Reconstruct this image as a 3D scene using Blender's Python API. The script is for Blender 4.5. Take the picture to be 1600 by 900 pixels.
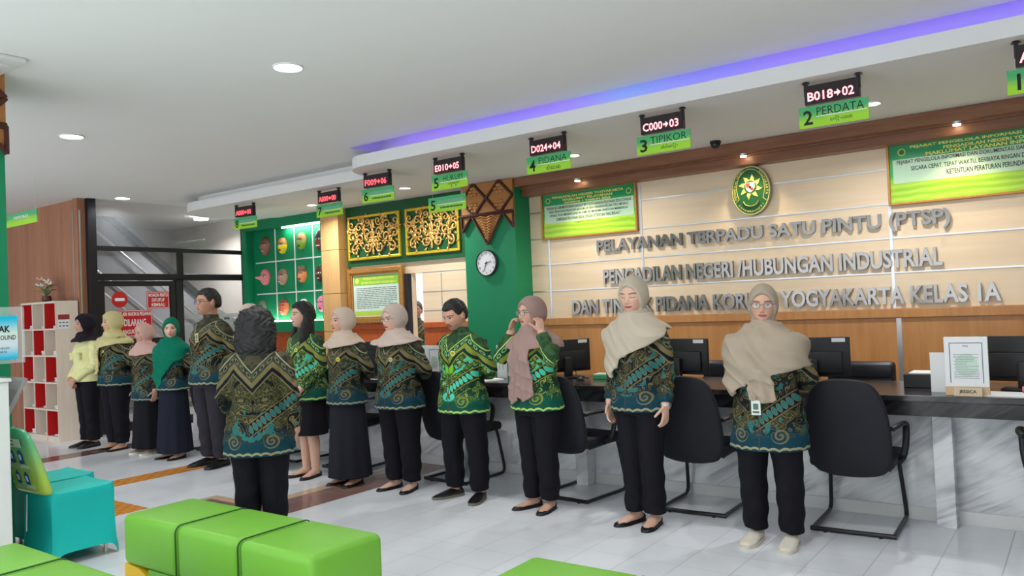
import bpy, bmesh, math, random
import numpy as np
from mathutils import Vector, Matrix
random.seed(7); np.random.seed(7)
C = bpy.context.scene
for o in list(bpy.data.objects): bpy.data.objects.remove(o)
PI = math.pi
R_ = math.radians
# ------------------------------------------------------------------ camera, world, exposure
def make_camera(yaw=0.63299565, pitch=0.0219845, roll=-0.04184976, f=1234.98):
    cy, sy, cp, sp = math.cos(yaw), math.sin(yaw), math.cos(pitch), math.sin(pitch)
    fw = Vector((-sy*cp, cy*cp, sp)); r = Vector((cy, sy, 0)); u = r.cross(fw)
    c, s = math.cos(roll), math.sin(roll)
    rr = c*r + s*u; uu = -s*r + c*u
    cd = bpy.data.cameras.new('camera'); cd.sensor_width = 36; cd.lens = f/1600*36
    co = bpy.data.objects.new('camera', cd); C.collection.objects.link(co)
    m = Matrix((rr, uu, -fw)).transposed().to_4x4(); m.translation = (0, 0, 1.5)
    co.matrix_world = m; cd.clip_start = 0.05
    C.camera = co
make_camera()
W = bpy.data.worlds.new('world'); C.world = W; W.use_nodes = True
W.node_tree.nodes['Background'].inputs[0].default_value = (0.9, 0.95, 1, 1)
W.node_tree.nodes['Background'].inputs[1].default_value = 3.4
C.view_settings.view_transform = 'Standard'; C.view_settings.look = 'None'
C.view_settings.gamma = 1; C.view_settings.use_curve_mapping = False
C.view_settings.exposure = 0.0
DOWN_W = 16.0     # ceiling downlights, watts
SOFF_W = 20.0     # soffit downlights
SPOT_W = 20.0      # warm picture spots
LED_W = 0.9       # cove strip emission strength
# ------------------------------------------------------------------ node expressions
class N:
    def __init__(s, nt, sock): s.nt, s.s = nt, sock
    def _m(s, op, *a, clamp=False):
        n = s.nt.nodes.new('ShaderNodeMath'); n.operation = op; n.use_clamp = clamp
        for i, v in enumerate((s,)+a):
            if isinstance(v, N): s.nt.links.new(v.s, n.inputs[i])
            else: n.inputs[i].default_value = v
        return N(s.nt, n.outputs[0])
    def __add__(s, o): return s._m('ADD', o)
    __radd__ = __add__
    def __mul__(s, o): return s._m('MULTIPLY', o)
    __rmul__ = __mul__
    def __sub__(s, o): return s._m('SUBTRACT', o)
    def __rsub__(s, o): return (s*-1)+o
    def __truediv__(s, o): return s._m('DIVIDE', o)
    def __neg__(s): return s*-1
    def lt(s, o): return s._m('LESS_THAN', o)
    def gt(s, o): return s._m('GREATER_THAN', o)
    def abs(s): return s._m('ABSOLUTE')
    def sin(s): return s._m('SINE')
    def sqrt(s): return s._m('SQRT')
    def mod(s, o): return s._m('FLOORED_MODULO', o)
    def floor(s): return s._m('FLOOR')
    def atan2(s, o): return s._m('ARCTAN2', o)
    def mn(s, o): return s._m('MINIMUM', o)
    def mx(s, o): return s._m('MAXIMUM', o)
    def ramp(s, a, b):
        n = s.nt.nodes.new('ShaderNodeMapRange'); n.interpolation_type = 'SMOOTHSTEP'
        s.nt.links.new(s.s, n.inputs[0]); n.inputs[1].default_value = a; n.inputs[2].default_value = b
        return N(s.nt, n.outputs[0])
class M:
    """a principled material built from node expressions"""
    def __init__(s, name, rough=0.6, metal=0.0, spec=0.4, **kw):
        s.m = bpy.data.materials.new(name); s.m.use_nodes = True
        s.nt = s.m.node_tree; s.b = s.nt.nodes['Principled BSDF']
        s.b.inputs['Roughness'].default_value = rough; s.b.inputs['Metallic'].default_value = metal
        s.b.inputs['Specular IOR Level'].default_value = spec
        for k, v in kw.items(): s.b.inputs[k].default_value = v
        s._tc = None
    def tc(s, out='Object'):
        if not s._tc: s._tc = s.nt.nodes.new('ShaderNodeTexCoord')
        return s._tc.outputs[out]
    def xyz(s, sock=None, out='Object'):
        n = s.nt.nodes.new('ShaderNodeSeparateXYZ'); s.nt.links.new(sock if sock else s.tc(out), n.inputs[0])
        return [N(s.nt, n.outputs[i]) for i in range(3)]
    def attr(s, name):
        n = s.nt.nodes.new('ShaderNodeAttribute'); n.attribute_name = name; return n.outputs['Vector']
    def vec(s, x, y, z):
        n = s.nt.nodes.new('ShaderNodeCombineXYZ')
        for i, v in enumerate((x, y, z)):
            if isinstance(v, N): s.nt.links.new(v.s, n.inputs[i])
            else: n.inputs[i].default_value = v
        return n.outputs[0]
    def noise(s, scale, vec=None, detail=2, dist=0, rough=0.5):
        n = s.nt.nodes.new('ShaderNodeTexNoise'); s.nt.links.new(vec if vec else s.tc(), n.inputs['Vector'])
        n.inputs['Scale'].default_value = scale; n.inputs['Detail'].default_value = detail
        n.inputs['Distortion'].default_value = dist; n.inputs['Roughness'].default_value = rough
        return N(s.nt, n.outputs['Fac'])
    def wave(s, scale, vec=None, dist=2, kind='BANDS', direc='X', detail=2, dscale=1):
        n = s.nt.nodes.new('ShaderNodeTexWave'); s.nt.links.new(vec if vec else s.tc(), n.inputs['Vector'])
        n.wave_type = kind; n.bands_direction = direc
        n.inputs['Scale'].default_value = scale; n.inputs['Distortion'].default_value = dist
        n.inputs['Detail'].default_value = detail; n.inputs['Detail Scale'].default_value = dscale
        return N(s.nt, n.outputs['Fac'])
    def mix(s, f, a, b):
        n = s.nt.nodes.new('ShaderNodeMix'); n.data_type = 'RGBA'
        if isinstance(f, N): s.nt.links.new(f.s, n.inputs[0])
        else: n.inputs[0].default_value = f
        for i, v in ((6, a), (7, b)):
            if isinstance(v, tuple): n.inputs[i].default_value = (*v[:3], 1)
            else: s.nt.links.new(v, n.inputs[i])
        return n.outputs[2]
    def col(s, c):
        if isinstance(c, tuple): s.b.inputs['Base Color'].default_value = (*c[:3], 1)
        else: s.nt.links.new(c, s.b.inputs['Base Color'])
        return s
    def rough(s, f): s.nt.links.new(f.s, s.b.inputs['Roughness']); return s
    def bump(s, h, strength=0.2, dist=0.01):
        n = s.nt.nodes.new('ShaderNodeBump'); s.nt.links.new(h.s, n.inputs['Height'])
        n.inputs['Strength'].default_value = strength; n.inputs['Distance'].default_value = dist
        s.nt.links.new(n.outputs[0], s.b.inputs['Normal']); return s
    def emit(s, c, k):
        if isinstance(c, tuple): s.b.inputs['Emission Color'].default_value = (*c[:3], 1)
        else: s.nt.links.new(c, s.b.inputs['Emission Color'])
        s.b.inputs['Emission Strength'].default_value = k; return s
def L(r, g, b):      # sRGB 0..255 -> linear
    f = lambda c: (c/255/12.92) if c <= 10 else ((c/255+0.055)/1.055)**2.4
    return (f(r), f(g), f(b))
def flat(name, c, rough=0.6, metal=0, spec=0.4, var=0.06, sc=30, bump=0.0, **kw):
    m = M(name, rough, metal, spec, **kw); n = m.noise(sc)
    m.col(m.mix(n, tuple(v*(1-var) for v in c), tuple(min(1, v*(1+var)) for v in c)))
    if bump: m.bump(m.noise(sc*6), bump, 0.004)
    return m.m
def wood(name, a, b, axis='X', scale=1.0, rough=0.4, spec=0.4):
    m = M(name, rough, 0, spec); x, y, z = m.xyz()
    v = {'X': m.vec(x*0.7*scale, y*9*scale, z*9*scale), 'Z': m.vec(x*9*scale, y*9*scale, z*0.7*scale)}[axis]
    n = m.noise(2.2, v, 4, 0.6); g = m.noise(14, v, 2)
    m.col(m.mix((n*0.75+g*0.25).ramp(0.25, 0.75), a, b)); m.bump(g, 0.06, 0.003)
    return m.m
# ------------------------------------------------------------------ mesh helpers
class MB:
    def __init__(s): s.v, s.f, s.mi, s.n = [], [], [], 0
    def raw(s, v, f, mi=0):
        v = np.asarray(v, float).reshape(-1, 3)
        s.v.append(v); s.f += [tuple(int(i)+s.n for i in q) for q in f]; s.mi += [mi]*len(f); s.n += len(v); return s
    def box(s, x0, y0, z0, x1, y1, z1, bev=0.0, mi=0, seg=2, mat=None):
        bm = bmesh.new(); bmesh.ops.create_cube(bm, size=1)
        for v in bm.verts: v.co = Vector(((x0+x1)/2+v.co.x*(x1-x0), (y0+y1)/2+v.co.y*(y1-y0), (z0+z1)/2+v.co.z*(z1-z0)))
        if bev: bmesh.ops.bevel(bm, geom=bm.edges[:], offset=bev, segments=seg, affect='EDGES', profile=0.5)
        return s.bm(bm, mi, mat)
    def bm(s, bm, mi=0, mat=None):
        if mat is not None: bmesh.ops.transform(bm, matrix=mat, verts=bm.verts)
        bm.verts.ensure_lookup_table(); bm.verts.index_update()
        s.raw([v.co[:] for v in bm.verts], [[v.index for v in f.verts] for f in bm.faces], mi); bm.free(); return s
    def prism(s, poly, d0, d1, plane='xz', mi=0, bev=0.0):
        """closed 2-D outline extruded between d0 and d1 along the axis left out of plane"""
        bm = bmesh.new()
        to = {'xz': lambda a, b, d: (a, d, b), 'xy': lambda a, b, d: (a, b, d), 'yz': lambda a, b, d: (d, a, b)}[plane]
        vs = [bm.verts.new(to(a, b, d0)) for a, b in poly]; f = bm.faces.new(vs)
        r = bmesh.ops.extrude_face_region(bm, geom=[f])
        dv = Vector(to(0, 0, d1))-Vector(to(0, 0, d0))
        bmesh.ops.translate(bm, vec=dv, verts=[g for g in r['geom'] if isinstance(g, bmesh.types.BMVert)])
        bmesh.ops.recalc_face_normals(bm, faces=bm.faces)
        if bev: bmesh.ops.bevel(bm, geom=[e for e in bm.edges if e.calc_face_angle(0) > 0.6], offset=bev, segments=2, affect='EDGES', profile=0.5)
        return s.bm(bm, mi)
    def tube(s, pts, r, n=10, mi=0, closed=False):
        v, f = tube(pts, r, n, closed); return s.raw(v, f, mi)
    def ell(s, c, r, n=16, mi=0, rot=None):
        bm = bmesh.new(); bmesh.ops.create_uvsphere(bm, u_segments=n, v_segments=max(6, n*2//3), radius=1)
        m = Matrix.Translation(c) @ (rot.to_4x4() if rot else Matrix()) @ Matrix.Diagonal((*r, 1))
        return s.bm(bm, mi, m)
    def cyl(s, c, r, h, n=24, mi=0, axis='z', r2=None):
        bm = bmesh.new(); bmesh.ops.create_cone(bm, cap_ends=True, segments=n, radius1=r, radius2=r if r2 is None else r2, depth=h)
        rot = {'z': Matrix(), 'x': Matrix.Rotation(PI/2, 4, 'Y'), 'y': Matrix.Rotation(-PI/2, 4, 'X')}[axis]
        return s.bm(bm, mi, Matrix.Translation(c) @ rot)
    def mesh(s, name, mats):
        me = bpy.data.meshes.new(name)
        me.from_pydata(np.concatenate(s.v).tolist() if s.v else [], [], s.f)
        for m in (mats if isinstance(mats, (list, tuple)) else [mats]): me.materials.append(m)
        me.polygons.foreach_set('material_index', s.mi); me.update(); return me
    def build(s, name, mats, parent=None, smooth=None, loc=None, rotz=0):
        return link(name, s.mesh(name, mats), parent, smooth, loc, rotz)
def shade(me, ang=0.6):
    me.polygons.foreach_set('use_smooth', [True]*len(me.polygons))
    if ang is not None and ang < 3: me.set_sharp_from_angle(angle=ang)
def link(name, data, parent=None, smooth=None, loc=None, rotz=0):
    o = bpy.data.objects.new(name, data); C.collection.objects.link(o)
    if parent: o.parent = parent
    if loc: o.location = loc
    o.rotation_euler.z = rotz
    if smooth: shade(data, smooth)
    return o
def frames(pts):
    P = np.asarray(pts, float); T = np.gradient(P, axis=0); T /= np.linalg.norm(T, axis=1)[:, None]+1e-12
    a = np.array([1, 0, 0]) if abs(T[0][0]) < 0.8 else np.array([0, 1, 0])
    A, B = [], []
    for t in T:
        a = a-t*(a@t); a /= np.linalg.norm(a); A.append(a); B.append(np.cross(t, a))
    return P, np.array(A), np.array(B)
def tube(pts, r, n=10, closed=False):
    P, A, B = frames(pts); k = len(P)
    r = np.asarray(r, float)
    if r.ndim == 0: r = np.full((k, 2), r)
    elif r.ndim == 1: r = np.stack([r, r], 1) if len(r) == k and k != 2 or len(r) == k else np.tile(r, (k, 1))
    th = np.linspace(0, 2*PI, n, endpoint=False)
    V = P[:, None]+A[:, None]*(r[:, 0, None]*np.cos(th))[..., None]+B[:, None]*(r[:, 1, None]*np.sin(th))[..., None]
    return rings(V, closed)
def rings(V, closed=False):
    V = np.asarray(V, float); k, n, _ = V.shape; f = []
    for i in range(k if closed else k-1):
        j = (i+1) % k
        for q in range(n):
            f.append((i*n+q, i*n+(q+1) % n, j*n+(q+1) % n, j*n+q))
    v = V.reshape(-1, 3)
    if not closed:
        v = np.vstack([v, V[0].mean(0), V[-1].mean(0)]); a, b = k*n, k*n+1
        for q in range(n):
            f.append((a, (q+1) % n, q)); f.append((b, (k-1)*n+q, (k-1)*n+(q+1) % n))
    return v, f
def smoothpath(pts, m=6):
    P = np.asarray(pts, float); out = []
    Q = np.vstack([2*P[0]-P[1], P, 2*P[-1]-P[-2]])
    for i in range(1, len(Q)-2):
        for t in np.linspace(0, 1, m, endpoint=False):
            a, b, c, d = Q[i-1:i+3]
            out.append(0.5*((2*b)+(c-a)*t+(2*a-5*b+4*c-d)*t*t+(3*b-a-3*c+d)*t**3))
    out.append(P[-1]); return np.array(out)
def tag(o, label=None, cat=None, group=None, kind=None):
    if label: o['label'] = label
    if cat: o['category'] = cat
    if group: o['group'] = group
    if kind: o['kind'] = kind
    return o
def thing(name, label, cat, loc=(0, 0, 0), rotz=0, group=None):
    o = bpy.data.objects.new(name, None); C.collection.objects.link(o)
    o.location = loc; o.rotation_euler.z = rotz; o.empty_display_size = 0.1
    return tag(o, label, cat, group)
def struct(o, label, cat='room'): return tag(o, label, cat, kind='structure')
# ------------------------------------------------------------------ lettering
def text_mesh(body, w=None, h=None, depth=0.0, bold=0.0, align='L', shear=0.0, res=2):
    """mesh of text in its own x-y plane, fitted to w x h (either may be None), bottom-left at the origin"""
    c = bpy.data.curves.new('lettering', 'FONT'); c.body = body; c.size = 1; c.offset = bold; c.extrude = depth/2 if depth else 0
    c.resolution_u = res; c.shear = shear; c.align_x = {'L': 'LEFT', 'C': 'CENTER'}[align]
    if depth: c.bevel_depth = 0
    o = bpy.data.objects.new('lettering', c); C.collection.objects.link(o)
    dg = bpy.context.evaluated_depsgraph_get(); me = bpy.data.meshes.new_from_object(o.evaluated_get(dg))
    bpy.data.objects.remove(o); bpy.data.curves.remove(c)
    n = len(me.vertices); a = np.empty(n*3); me.vertices.foreach_get('co', a); a = a.reshape(-1, 3)
    lo, hi = a[:, :2].min(0), a[:, :2].max(0); a[:, :2] -= lo; sz = hi-lo
    sx = w/sz[0] if w else None; sy = h/sz[1] if h else None
    sx = sx or sy; sy = sy or sx
    a[:, 0] *= sx; a[:, 1] *= sy
    me.vertices.foreach_set('co', a.ravel()); me.update(); return me, sz[0]*sx, sz[1]*sy
def write(body, mat, parent, x, z, w=None, h=None, y=0.0, depth=0.0, bold=0.0, center=False, name='lettering', align='L', face='-y', shear=0):
    """lettering on a vertical face looking to -y (u = +x) or to +x (u = +y); x, z the lower left corner (or the centre)"""
    me, ww, hh = text_mesh(body, w, h, depth, bold, align, shear)
    a = np.empty(len(me.vertices)*3); me.vertices.foreach_get('co', a); a = a.reshape(-1, 3)
    if center: a[:, 0] -= ww/2; a[:, 1] -= hh/2
    u, v, d = a[:, 0]+x, a[:, 1]+z, a[:, 2]
    b = np.stack([u, y-d, v], 1) if face == '-y' else np.stack([y+d, u, v], 1)
    me.vertices.foreach_set('co', b.ravel()); me.materials.clear(); me.materials.append(mat); me.update()
    return link(name, me, parent)
# ------------------------------------------------------------------ shared materials
m_white = flat('white paint', L(226, 226, 224), 0.7, var=0.02, sc=4)
m_ceil = flat('ceiling paint', L(234, 234, 231), 0.8, var=0.015, sc=2)
m_black = flat('black plastic', (0.012, 0.012, 0.014), 0.45)
m_frame = flat('black window frame', (0.012, 0.011, 0.016), 0.4)
m_alu = flat('aluminium strip', L(200, 202, 206), 0.3, 0.8)
m_chrome = M('polished chrome letters', 0.2, 1.0); m_chrome.col((0.24, 0.23, 0.22)); m_chrome = m_chrome.m
m_steel = flat('brushed steel', (0.62, 0.63, 0.65), 0.3, 0.9)
m_green = flat('green paint', L(8, 132, 86), 0.5, var=0.03, sc=6)
m_dgreen = flat('dark green paint', L(20, 84, 46), 0.45, var=0.05)
m_beige = wood('pale laminate panel', L(238, 216, 186), L(230, 204, 170), 'X', 0.6, 0.35)
m_orange = wood('orange brown wood', L(196, 140, 84), L(178, 120, 66), 'Z', 0.8, 0.38)
m_redwood = wood('red brown wainscot', L(196, 98, 48), L(172, 80, 36), 'Z', 0.8, 0.4)
m_beam = wood('brown beam wood', L(146, 98, 70), L(116, 74, 52), 'X', 0.8, 0.35)
m_leftwood = wood('brown left wall wood', L(182, 128, 98), L(154, 102, 76), 'Z', 0.5, 0.4)
m_tan = wood('tan pillar laminate', L(222, 178, 122), L(206, 158, 102), 'Z', 0.6, 0.4)
m_gold = M('gold paint', 0.35, 0.75); m_gold.col(m_gold.mix(m_gold.noise(18), L(240, 200, 124), L(214, 164, 84))); m_gold = m_gold.m
m_goldf = M('bright gold frame', 0.35, 0.6); m_goldf.col(m_goldf.mix(m_goldf.noise(20), L(240, 208, 60), L(222, 184, 40))); m_goldf = m_goldf.m
m_bronze = M('brown gold frame', 0.4, 0.4); m_bronze.col(m_bronze.mix(m_bronze.noise(30), L(200, 148, 80), L(160, 108, 50))); m_bronze = m_bronze.m
m_ink = flat('black ink', (0.01, 0.01, 0.012), 0.7)
m_inkgrey = flat('grey ink', (0.12, 0.13, 0.14), 0.8)
m_inkwhite = flat('white ink', (0.9, 0.9, 0.9), 0.7)
m_inkyellow = flat('yellow ink', L(240, 232, 120), 0.7)
m_paper = flat('white paper', L(236, 238, 240), 0.8, var=0.02)
m_red = flat('red board', L(206, 30, 34), 0.5)
m_fabric = flat('black chair fabric', (0.012, 0.012, 0.018), 0.75, bump=0.15, sc=60)
m_tubeblk = flat('black tube steel', (0.014, 0.013, 0.02), 0.35)
m_leather = flat('black leather', (0.02, 0.02, 0.028), 0.35, bump=0.1, sc=40)
m_darkbrown = flat('dark brown moulding', L(74, 34, 24), 0.5)
def tile_mat():
    m = M('floor tile', 0.16, 0, 0.45); x, y, z = m.xyz()
    fx = ((x+1.346)/0.3).mod(1.0); fy = ((y+0.07)/0.3).mod(1.0)
    g = ((fx-0.5).abs().gt(0.5-0.0075)).mx((fy-0.5).abs().gt(0.5-0.0055))
    cell = m.noise(1.0, m.vec(((x+1.346)/0.3).floor()*7.3, ((y+0.07)/0.3).floor()*5.1, 0.0))
    base = m.mix(cell, L(222, 226, 234), L(234, 237, 243))
    base = m.mix(m.noise(3, None, 4).ramp(0.5, 0.75)*0.25, base, L(206, 212, 222))
    def band(x0, x1, y0, y1): return (x.gt(x0)*x.lt(x1))*(y.gt(y0)*y.lt(y1))
    tan = (band(-5.48, -4.97, 3.85, 9) .mx(band(-6.05, -4.97, 3.40, 3.90)))
    brown = band(-5.36, -4.97, 3.40, 9).mx(band(-5.98, -4.97, 3.40, 3.80))
    orange = band(-7.55, -7.26, 1.0, 4.60).mx(band(-9.5, -6.17, 3.00, 3.37))
    lb = band(-9.62, -9.28, 3.0, 5.2)
    dots = ((x*52).sin()*(y*52).sin()).gt(0.3)
    base = m.mix(tan, base, L(206, 180, 150)); base = m.mix(brown, base, L(136, 104, 98))
    base = m.mix(orange, base, m.mix(dots, L(226, 150, 62), L(206, 128, 46))); base = m.mix(lb, base, L(120, 84, 76))
    m.col(m.mix(g*0.62, base, L(120, 122, 128)))
    m.rough(m.noise(5)*0.10+0.13+g*0.3)
    return m.m
def marble(name, a, b, scale=1):
    m = M(name, 0.2, 0, 0.5); x, y, z = m.xyz()
    v = m.vec(x*1.0*scale+z*-1.0, y*1.0, z*2.6*scale+x*-1.3)
    n = m.noise(1.25, v, 5, 1.0, 0.6); vein = (1-((n-0.5).abs()*9).mn(1.0))
    n2 = m.noise(4, v, 3, 0.8); vein2 = (1-((n2-0.5).abs()*14).mn(1.0))*0.35
    m.col(m.mix((vein*m.noise(3, None, 2).ramp(0.36, 0.6)+vein2*0.5)*0.8, a, b)); return m.m
m_tile = tile_mat()
m_marble = marble('white veined marble', L(232, 233, 236), L(158, 160, 168))
m_dark = marble('black veined granite', L(34, 32, 36), L(84, 82, 86))
m_kick = flat('grey white skirting', L(214, 214, 214), 0.35, var=0.03)
def glass_mat(name, tint=(0.9, 0.95, 0.96), rough=0.02, alpha=0.12):
    m = M(name, rough, 0, 0.5, Alpha=alpha); m.col(tint); return m.m
m_glass = glass_mat('partition glass', (0.55, 0.6, 0.66), 0.03, 0.10)
m_acryl = glass_mat('clear acrylic', (0.8, 0.86, 0.86), 0.05, 0.22)
# ------------------------------------------------------------------ room shell
XW = 1.6; YB = 7.5; ZC = 3.14; ZS = 2.935; XP = -10.6
struct(MB().box(-13.6, -3.2, -0.1, XW, 10.2, 0).build('floor', m_tile), 'glossy white tiled floor with brown and orange bands', 'floor')
c = MB()
c.box(-13.6, -3.2, ZC, XW, 5.42, ZC+0.06)
c.box(-13.6, 5.42, ZC, -5.92, 8.06, ZC+0.06)
c.box(-5.92, 5.905, ZC, XW, 7.6, ZC+0.06)
n = 10
struct(c.build('ceiling', m_ceil), 'flat grey white ceiling', 'ceiling')
cv = MB(); cv.box(-6.2, 5.42, 3.38, XW, 5.86, 3.42); cv.box(-6.2, 5.86, 3.0, XW, 5.90, 3.42); cv.box(-6.2, 5.38, ZC+0.06, XW, 5.42, 3.42); cv.box(-5.96, 5.42, ZC+0.06, -5.92, 5.86, 3.42)
struct(cv.build('trim_1', m_ceil), 'raised recess above the soffit edge lit blue by a hidden strip', 'ceiling recess')
def soffit_outline(ins=0.0):
    p = [(XW, 7.5), (XW, 5.42+ins)]
    for t in np.linspace(0, 1, 9):      # rounded nose of the deeper right part
        a = t*PI/2; p.append((-5.75-(0.42-ins)*math.sin(a), 5.94+ins*0-0.52*math.cos(a)+ins*math.cos(a)))
    p.append((-6.35, 5.95+ins))
    for t in np.linspace(0, 1, 14):     # rounded far end
        a = t*PI*0.5; p.append((-9.45-(0.72-ins)*math.sin(a)*1.0, 6.52+ins*0-(0.57-ins)*math.cos(a)))
    for t in np.linspace(0.1, 1, 9):
        a = t*PI*0.5; p.append((-9.0-(1.17-ins)*math.cos(a), 6.52+0.98*math.sin(a)))
    return p
so = MB(); so.prism(soffit_outline(), ZS, 3.05, 'xy'); so.prism([q for q in soffit_outline(0.16) if q[0] < -6.3 or q[1] > 7.4][0:0] or [(-6.1, 7.5), (-6.1, 6.1), (-6.4, 6.1)]+[q for q in soffit_outline(0.15) if q[0] < -6.4], 3.05, ZC, 'xy')
so.box(-6.1, 5.905, 3.05, XW, 7.5, ZC-.001)
struct(so.build('trim_2', m_white), 'white lowered soffit slab with rounded nose and rounded far end', 'soffit')
led = M('cove led', 0.5); x, y, z = led.xyz()
k = led.noise(0.55, led.vec(x*1.3, 0.0, 0.0), 2)
lc = led.mix(k.ramp(0.42, 0.62), (0.10, 0.08, 1.0), (0.30, 0.06, 1.0)); lc = led.mix(((x+3.05).abs()).ramp(0.5, 0.0), lc, (0.02, 0.35, 1.0))
led.col((0.1, 0.1, 0.3)); led.emit(lc, 9.0)
s = MB(); s.box(-5.7, 5.60, 3.05, XW, 5.625, 3.066)
tag(s.build('led_strip', led.m), 'blue violet light strip hidden behind the soffit edge', 'light strip')
# back wall
wb = MB()
wb.box(-5.4, YB, 0, XW, YB+0.1, ZS, mi=0); wb.box(-6.92, YB, 0, -5.4, YB+0.1, ZS); wb.box(-7.13, YB, 1.97, -6.92, YB+0.1, ZS); wb.box(-8.25, YB, 0, -7.13, YB+0.1, ZS)
struct(wb.build('wall_back', m_beige), 'pale wood panelled back wall behind the service counter', 'wall')
tb = MB()
tb.box(-5.22, YB-0.012, 2.545, XW, YB, 2.552)
for z in (2.545, 2.245, 1.945, 1.645): tb.box(-5.2, YB-0.006, z-0.006, XW, YB+0.001, z+0.006)
for x in (-4.95, -3.785, -1.39, 1.0): tb.box(x-0.012, YB-0.008, 1.33, x+0.012, YB+0.001, 2.7)
for x in (-6.6,): tb.box(x-0.006, YB-0.006, 1.31, x+0.006, YB+0.001, 1.95)
for z in (1.97, 1.72, 1.48): tb.box(-6.92, YB-0.005, z-0.004, -5.9, YB+0.001, z+0.004)
struct(tb.build('trim_3', m_alu), 'thin aluminium seams between the pale wall panels', 'trim')
wn = MB()
wn.box(-5.4, YB-0.02, 0, XW, YB, 1.25); wn.box(-5.4, YB-0.045, 1.255, XW, YB, 1.335, 0.006)
struct(wn.build('wainscot', m_orange), 'orange brown wood wainscot along the counter back wall', 'wainscot')
ws = MB()
for x in (-3.785, -1.36, 1.0): ws.box(x-0.02, YB-0.026, 0, x+0.02, YB-0.018, 1.25)
struct(ws.build('trim_4', m_alu), 'silver strips dividing the orange wainscot', 'trim')
wl = MB(); wl.box(-8.25, YB-0.02, 0, -7.2, YB, 1.26); wl.box(-8.25, YB-0.05, 1.26, -7.2, YB, 1.33, 0.006); wl.box(-6.9, YB-0.02, 0, -5.9, YB, 1.26); wl.box(-6.9, YB-0.05, 1.26, -5.9, YB, 1.33, 0.006); wl.box(-10.55, YB-0.03, 0, -8.25, YB, 1.2); wl.box(-10.55, YB-0.06, 1.16, -8.25, YB, 1.25, 0.006)
struct(wl.build('wainscot', m_redwood), 'red brown wood wainscot below the masks and notice board', 'wainscot')
bm_ = MB(); bm_.box(-5.2, YB-0.30, 2.83, XW, YB, ZS, 0.006); bm_.box(-5.2, YB-0.16, 2.735, XW, YB, 2.83, 0.006); bm_.box(-5.2, YB-0.19, 2.815, XW, YB, 2.845, 0.006)
struct(bm_.build('trim_5', m_beam), 'stepped brown wood beam under the soffit', 'beam')
# rear green column
cc = MB(); cc.box(-5.945, 7.2, 0, -5.205, YB+0.05, ZS)
struct(cc.build('column', m_green), 'green painted square column with the wall clock', 'column')
# tan pillar
tp = MB()
for z0, z1 in ((0, .62), (.625, 1.24), (1.245, 1.76), (1.765, 2.36), (2.365, ZS)): tp.box(-8.62, 7.30, z0, -8.26, YB+0.02, z1, 0.004)
struct(tp.build('pillar', m_tan), 'tan laminate pillar between the masks and the notice board', 'pillar')
# walls further left, right and behind the camera
struct(MB().box(-13.6, 5.0, 0, XP-0.12, 5.12, ZC).box(XP-0.14, 4.96, 0, XP-0.02, 5.12, ZC).build('wall_left', m_leftwood), 'brown wood clad wall behind the book rack', 'wall')
struct(MB().box(XP-0.02, 4.975, 0, XP-0.012, 4.995, 2.98).box(XP-0.145, 4.952, 0, XP-0.125, 4.962, 2.98).build('trim_6', m_alu), 'shiny metal corner strip on the brown wood wall', 'trim')
struct(MB().box(XW, -3.2, 0, XW+0.1, 7.6, 3.42).build('wall_right', m_white), 'white wall at the right end of the hall', 'wall')
wf = MB(); wf.box(-13.6, -3.3, 2.75, XW, -3.2, 3.2)  # unseen front wall; wide openings added so daylight brightens ceiling and faces
for x in (-13.6, -10.6, -7.6, -4.6, -1.6, 1.4): wf.box(x, -3.3, 0, x+.2, -3.2, 2.75)
struct(wf.build('wall_front', m_white), 'unseen white front wall behind the viewer, wide openings added to let in fill daylight', 'wall')
struct(MB().box(-13.7, -3.2, 0, -13.6, 10.2, 3.2).build('wall_side', flat('grey stairwell plaster', L(200, 198, 196), 0.8, var=0.06, sc=3)), 'grey plaster wall of the stairwell', 'wall')
struct(MB().box(-13.6, 8.0, 0, -8.7, 8.06, 3.2).build('wall_rear', flat('pale stairwell plaster', L(222, 218, 212), 0.8, var=0.05, sc=3)), 'pale plaster wall at the end of the stairwell', 'wall')
struct(MB().box(-8.7, 10.1, 0, -5.0, 10.2, 3.2).box(-8.7, 8.06, 0, -8.62, 10.1, 3.2).box(-5.08, 7.6, 0, -5.0, 10.1, 3.2).box(-8.7, 7.6, 2.9, -5.0, 10.2, 2.95).build('wall_office', m_white), 'white walls of the back room seen through the doorway', 'wall')
dj = thing('door_2', 'dark door standing open edge-on at the doorway in the back wall', 'door', (-7.16, YB-.03, 0)); struct(dj, dj['label'], 'door'); MB().box(-.03, -.03, 0, .03, .05, 1.97, .004).build('door_leaf', m_frame, dj); MB().tube([(.03, -.02, .95), (.06, -.03, .96), (.06, -.03, 1.06), (.03, -.02, 1.07)], .009, 8).build('door_handle', m_steel, dj, 1)
# glazed partition to the stairs
st = MB(); t = 0.035
def bar(y0, z0, y1, z1, w=0.035): st.box(XP-w, y0, z0, XP+w, y1, z1, 0.004)
bar(5.06, 0, 5.17, ZC, 0.05); bar(5.17, 2.46, 7.5, 2.52); bar(5.17, 2.06, 7.5, 2.15); bar(6.28, 0, 6.39, 2.08); bar(6.33, 2.15, 6.40, 2.46); bar(7.42, 0, 7.5, 2.95, 0.05); bar(6.39, 0, 7.42, 0.12)
struct(st.build('window_1', m_frame), 'black framed glazed partition in front of the stairs', 'glazed partition')
gl = MB(); gl.box(XP-0.004, 5.17, 2.52, XP+0.004, 7.45, ZC); gl.box(XP-0.004, 5.17, 2.15, XP+0.004, 6.33, 2.46); gl.box(XP-0.004, 6.4, 2.15, XP+0.004, 7.42, 2.46); gl.box(XP-0.004, 6.39, 0.12, XP+0.004, 7.42, 2.06)
gl.build('pane', m_glass, bpy.data.objects['window_1'])
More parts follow.
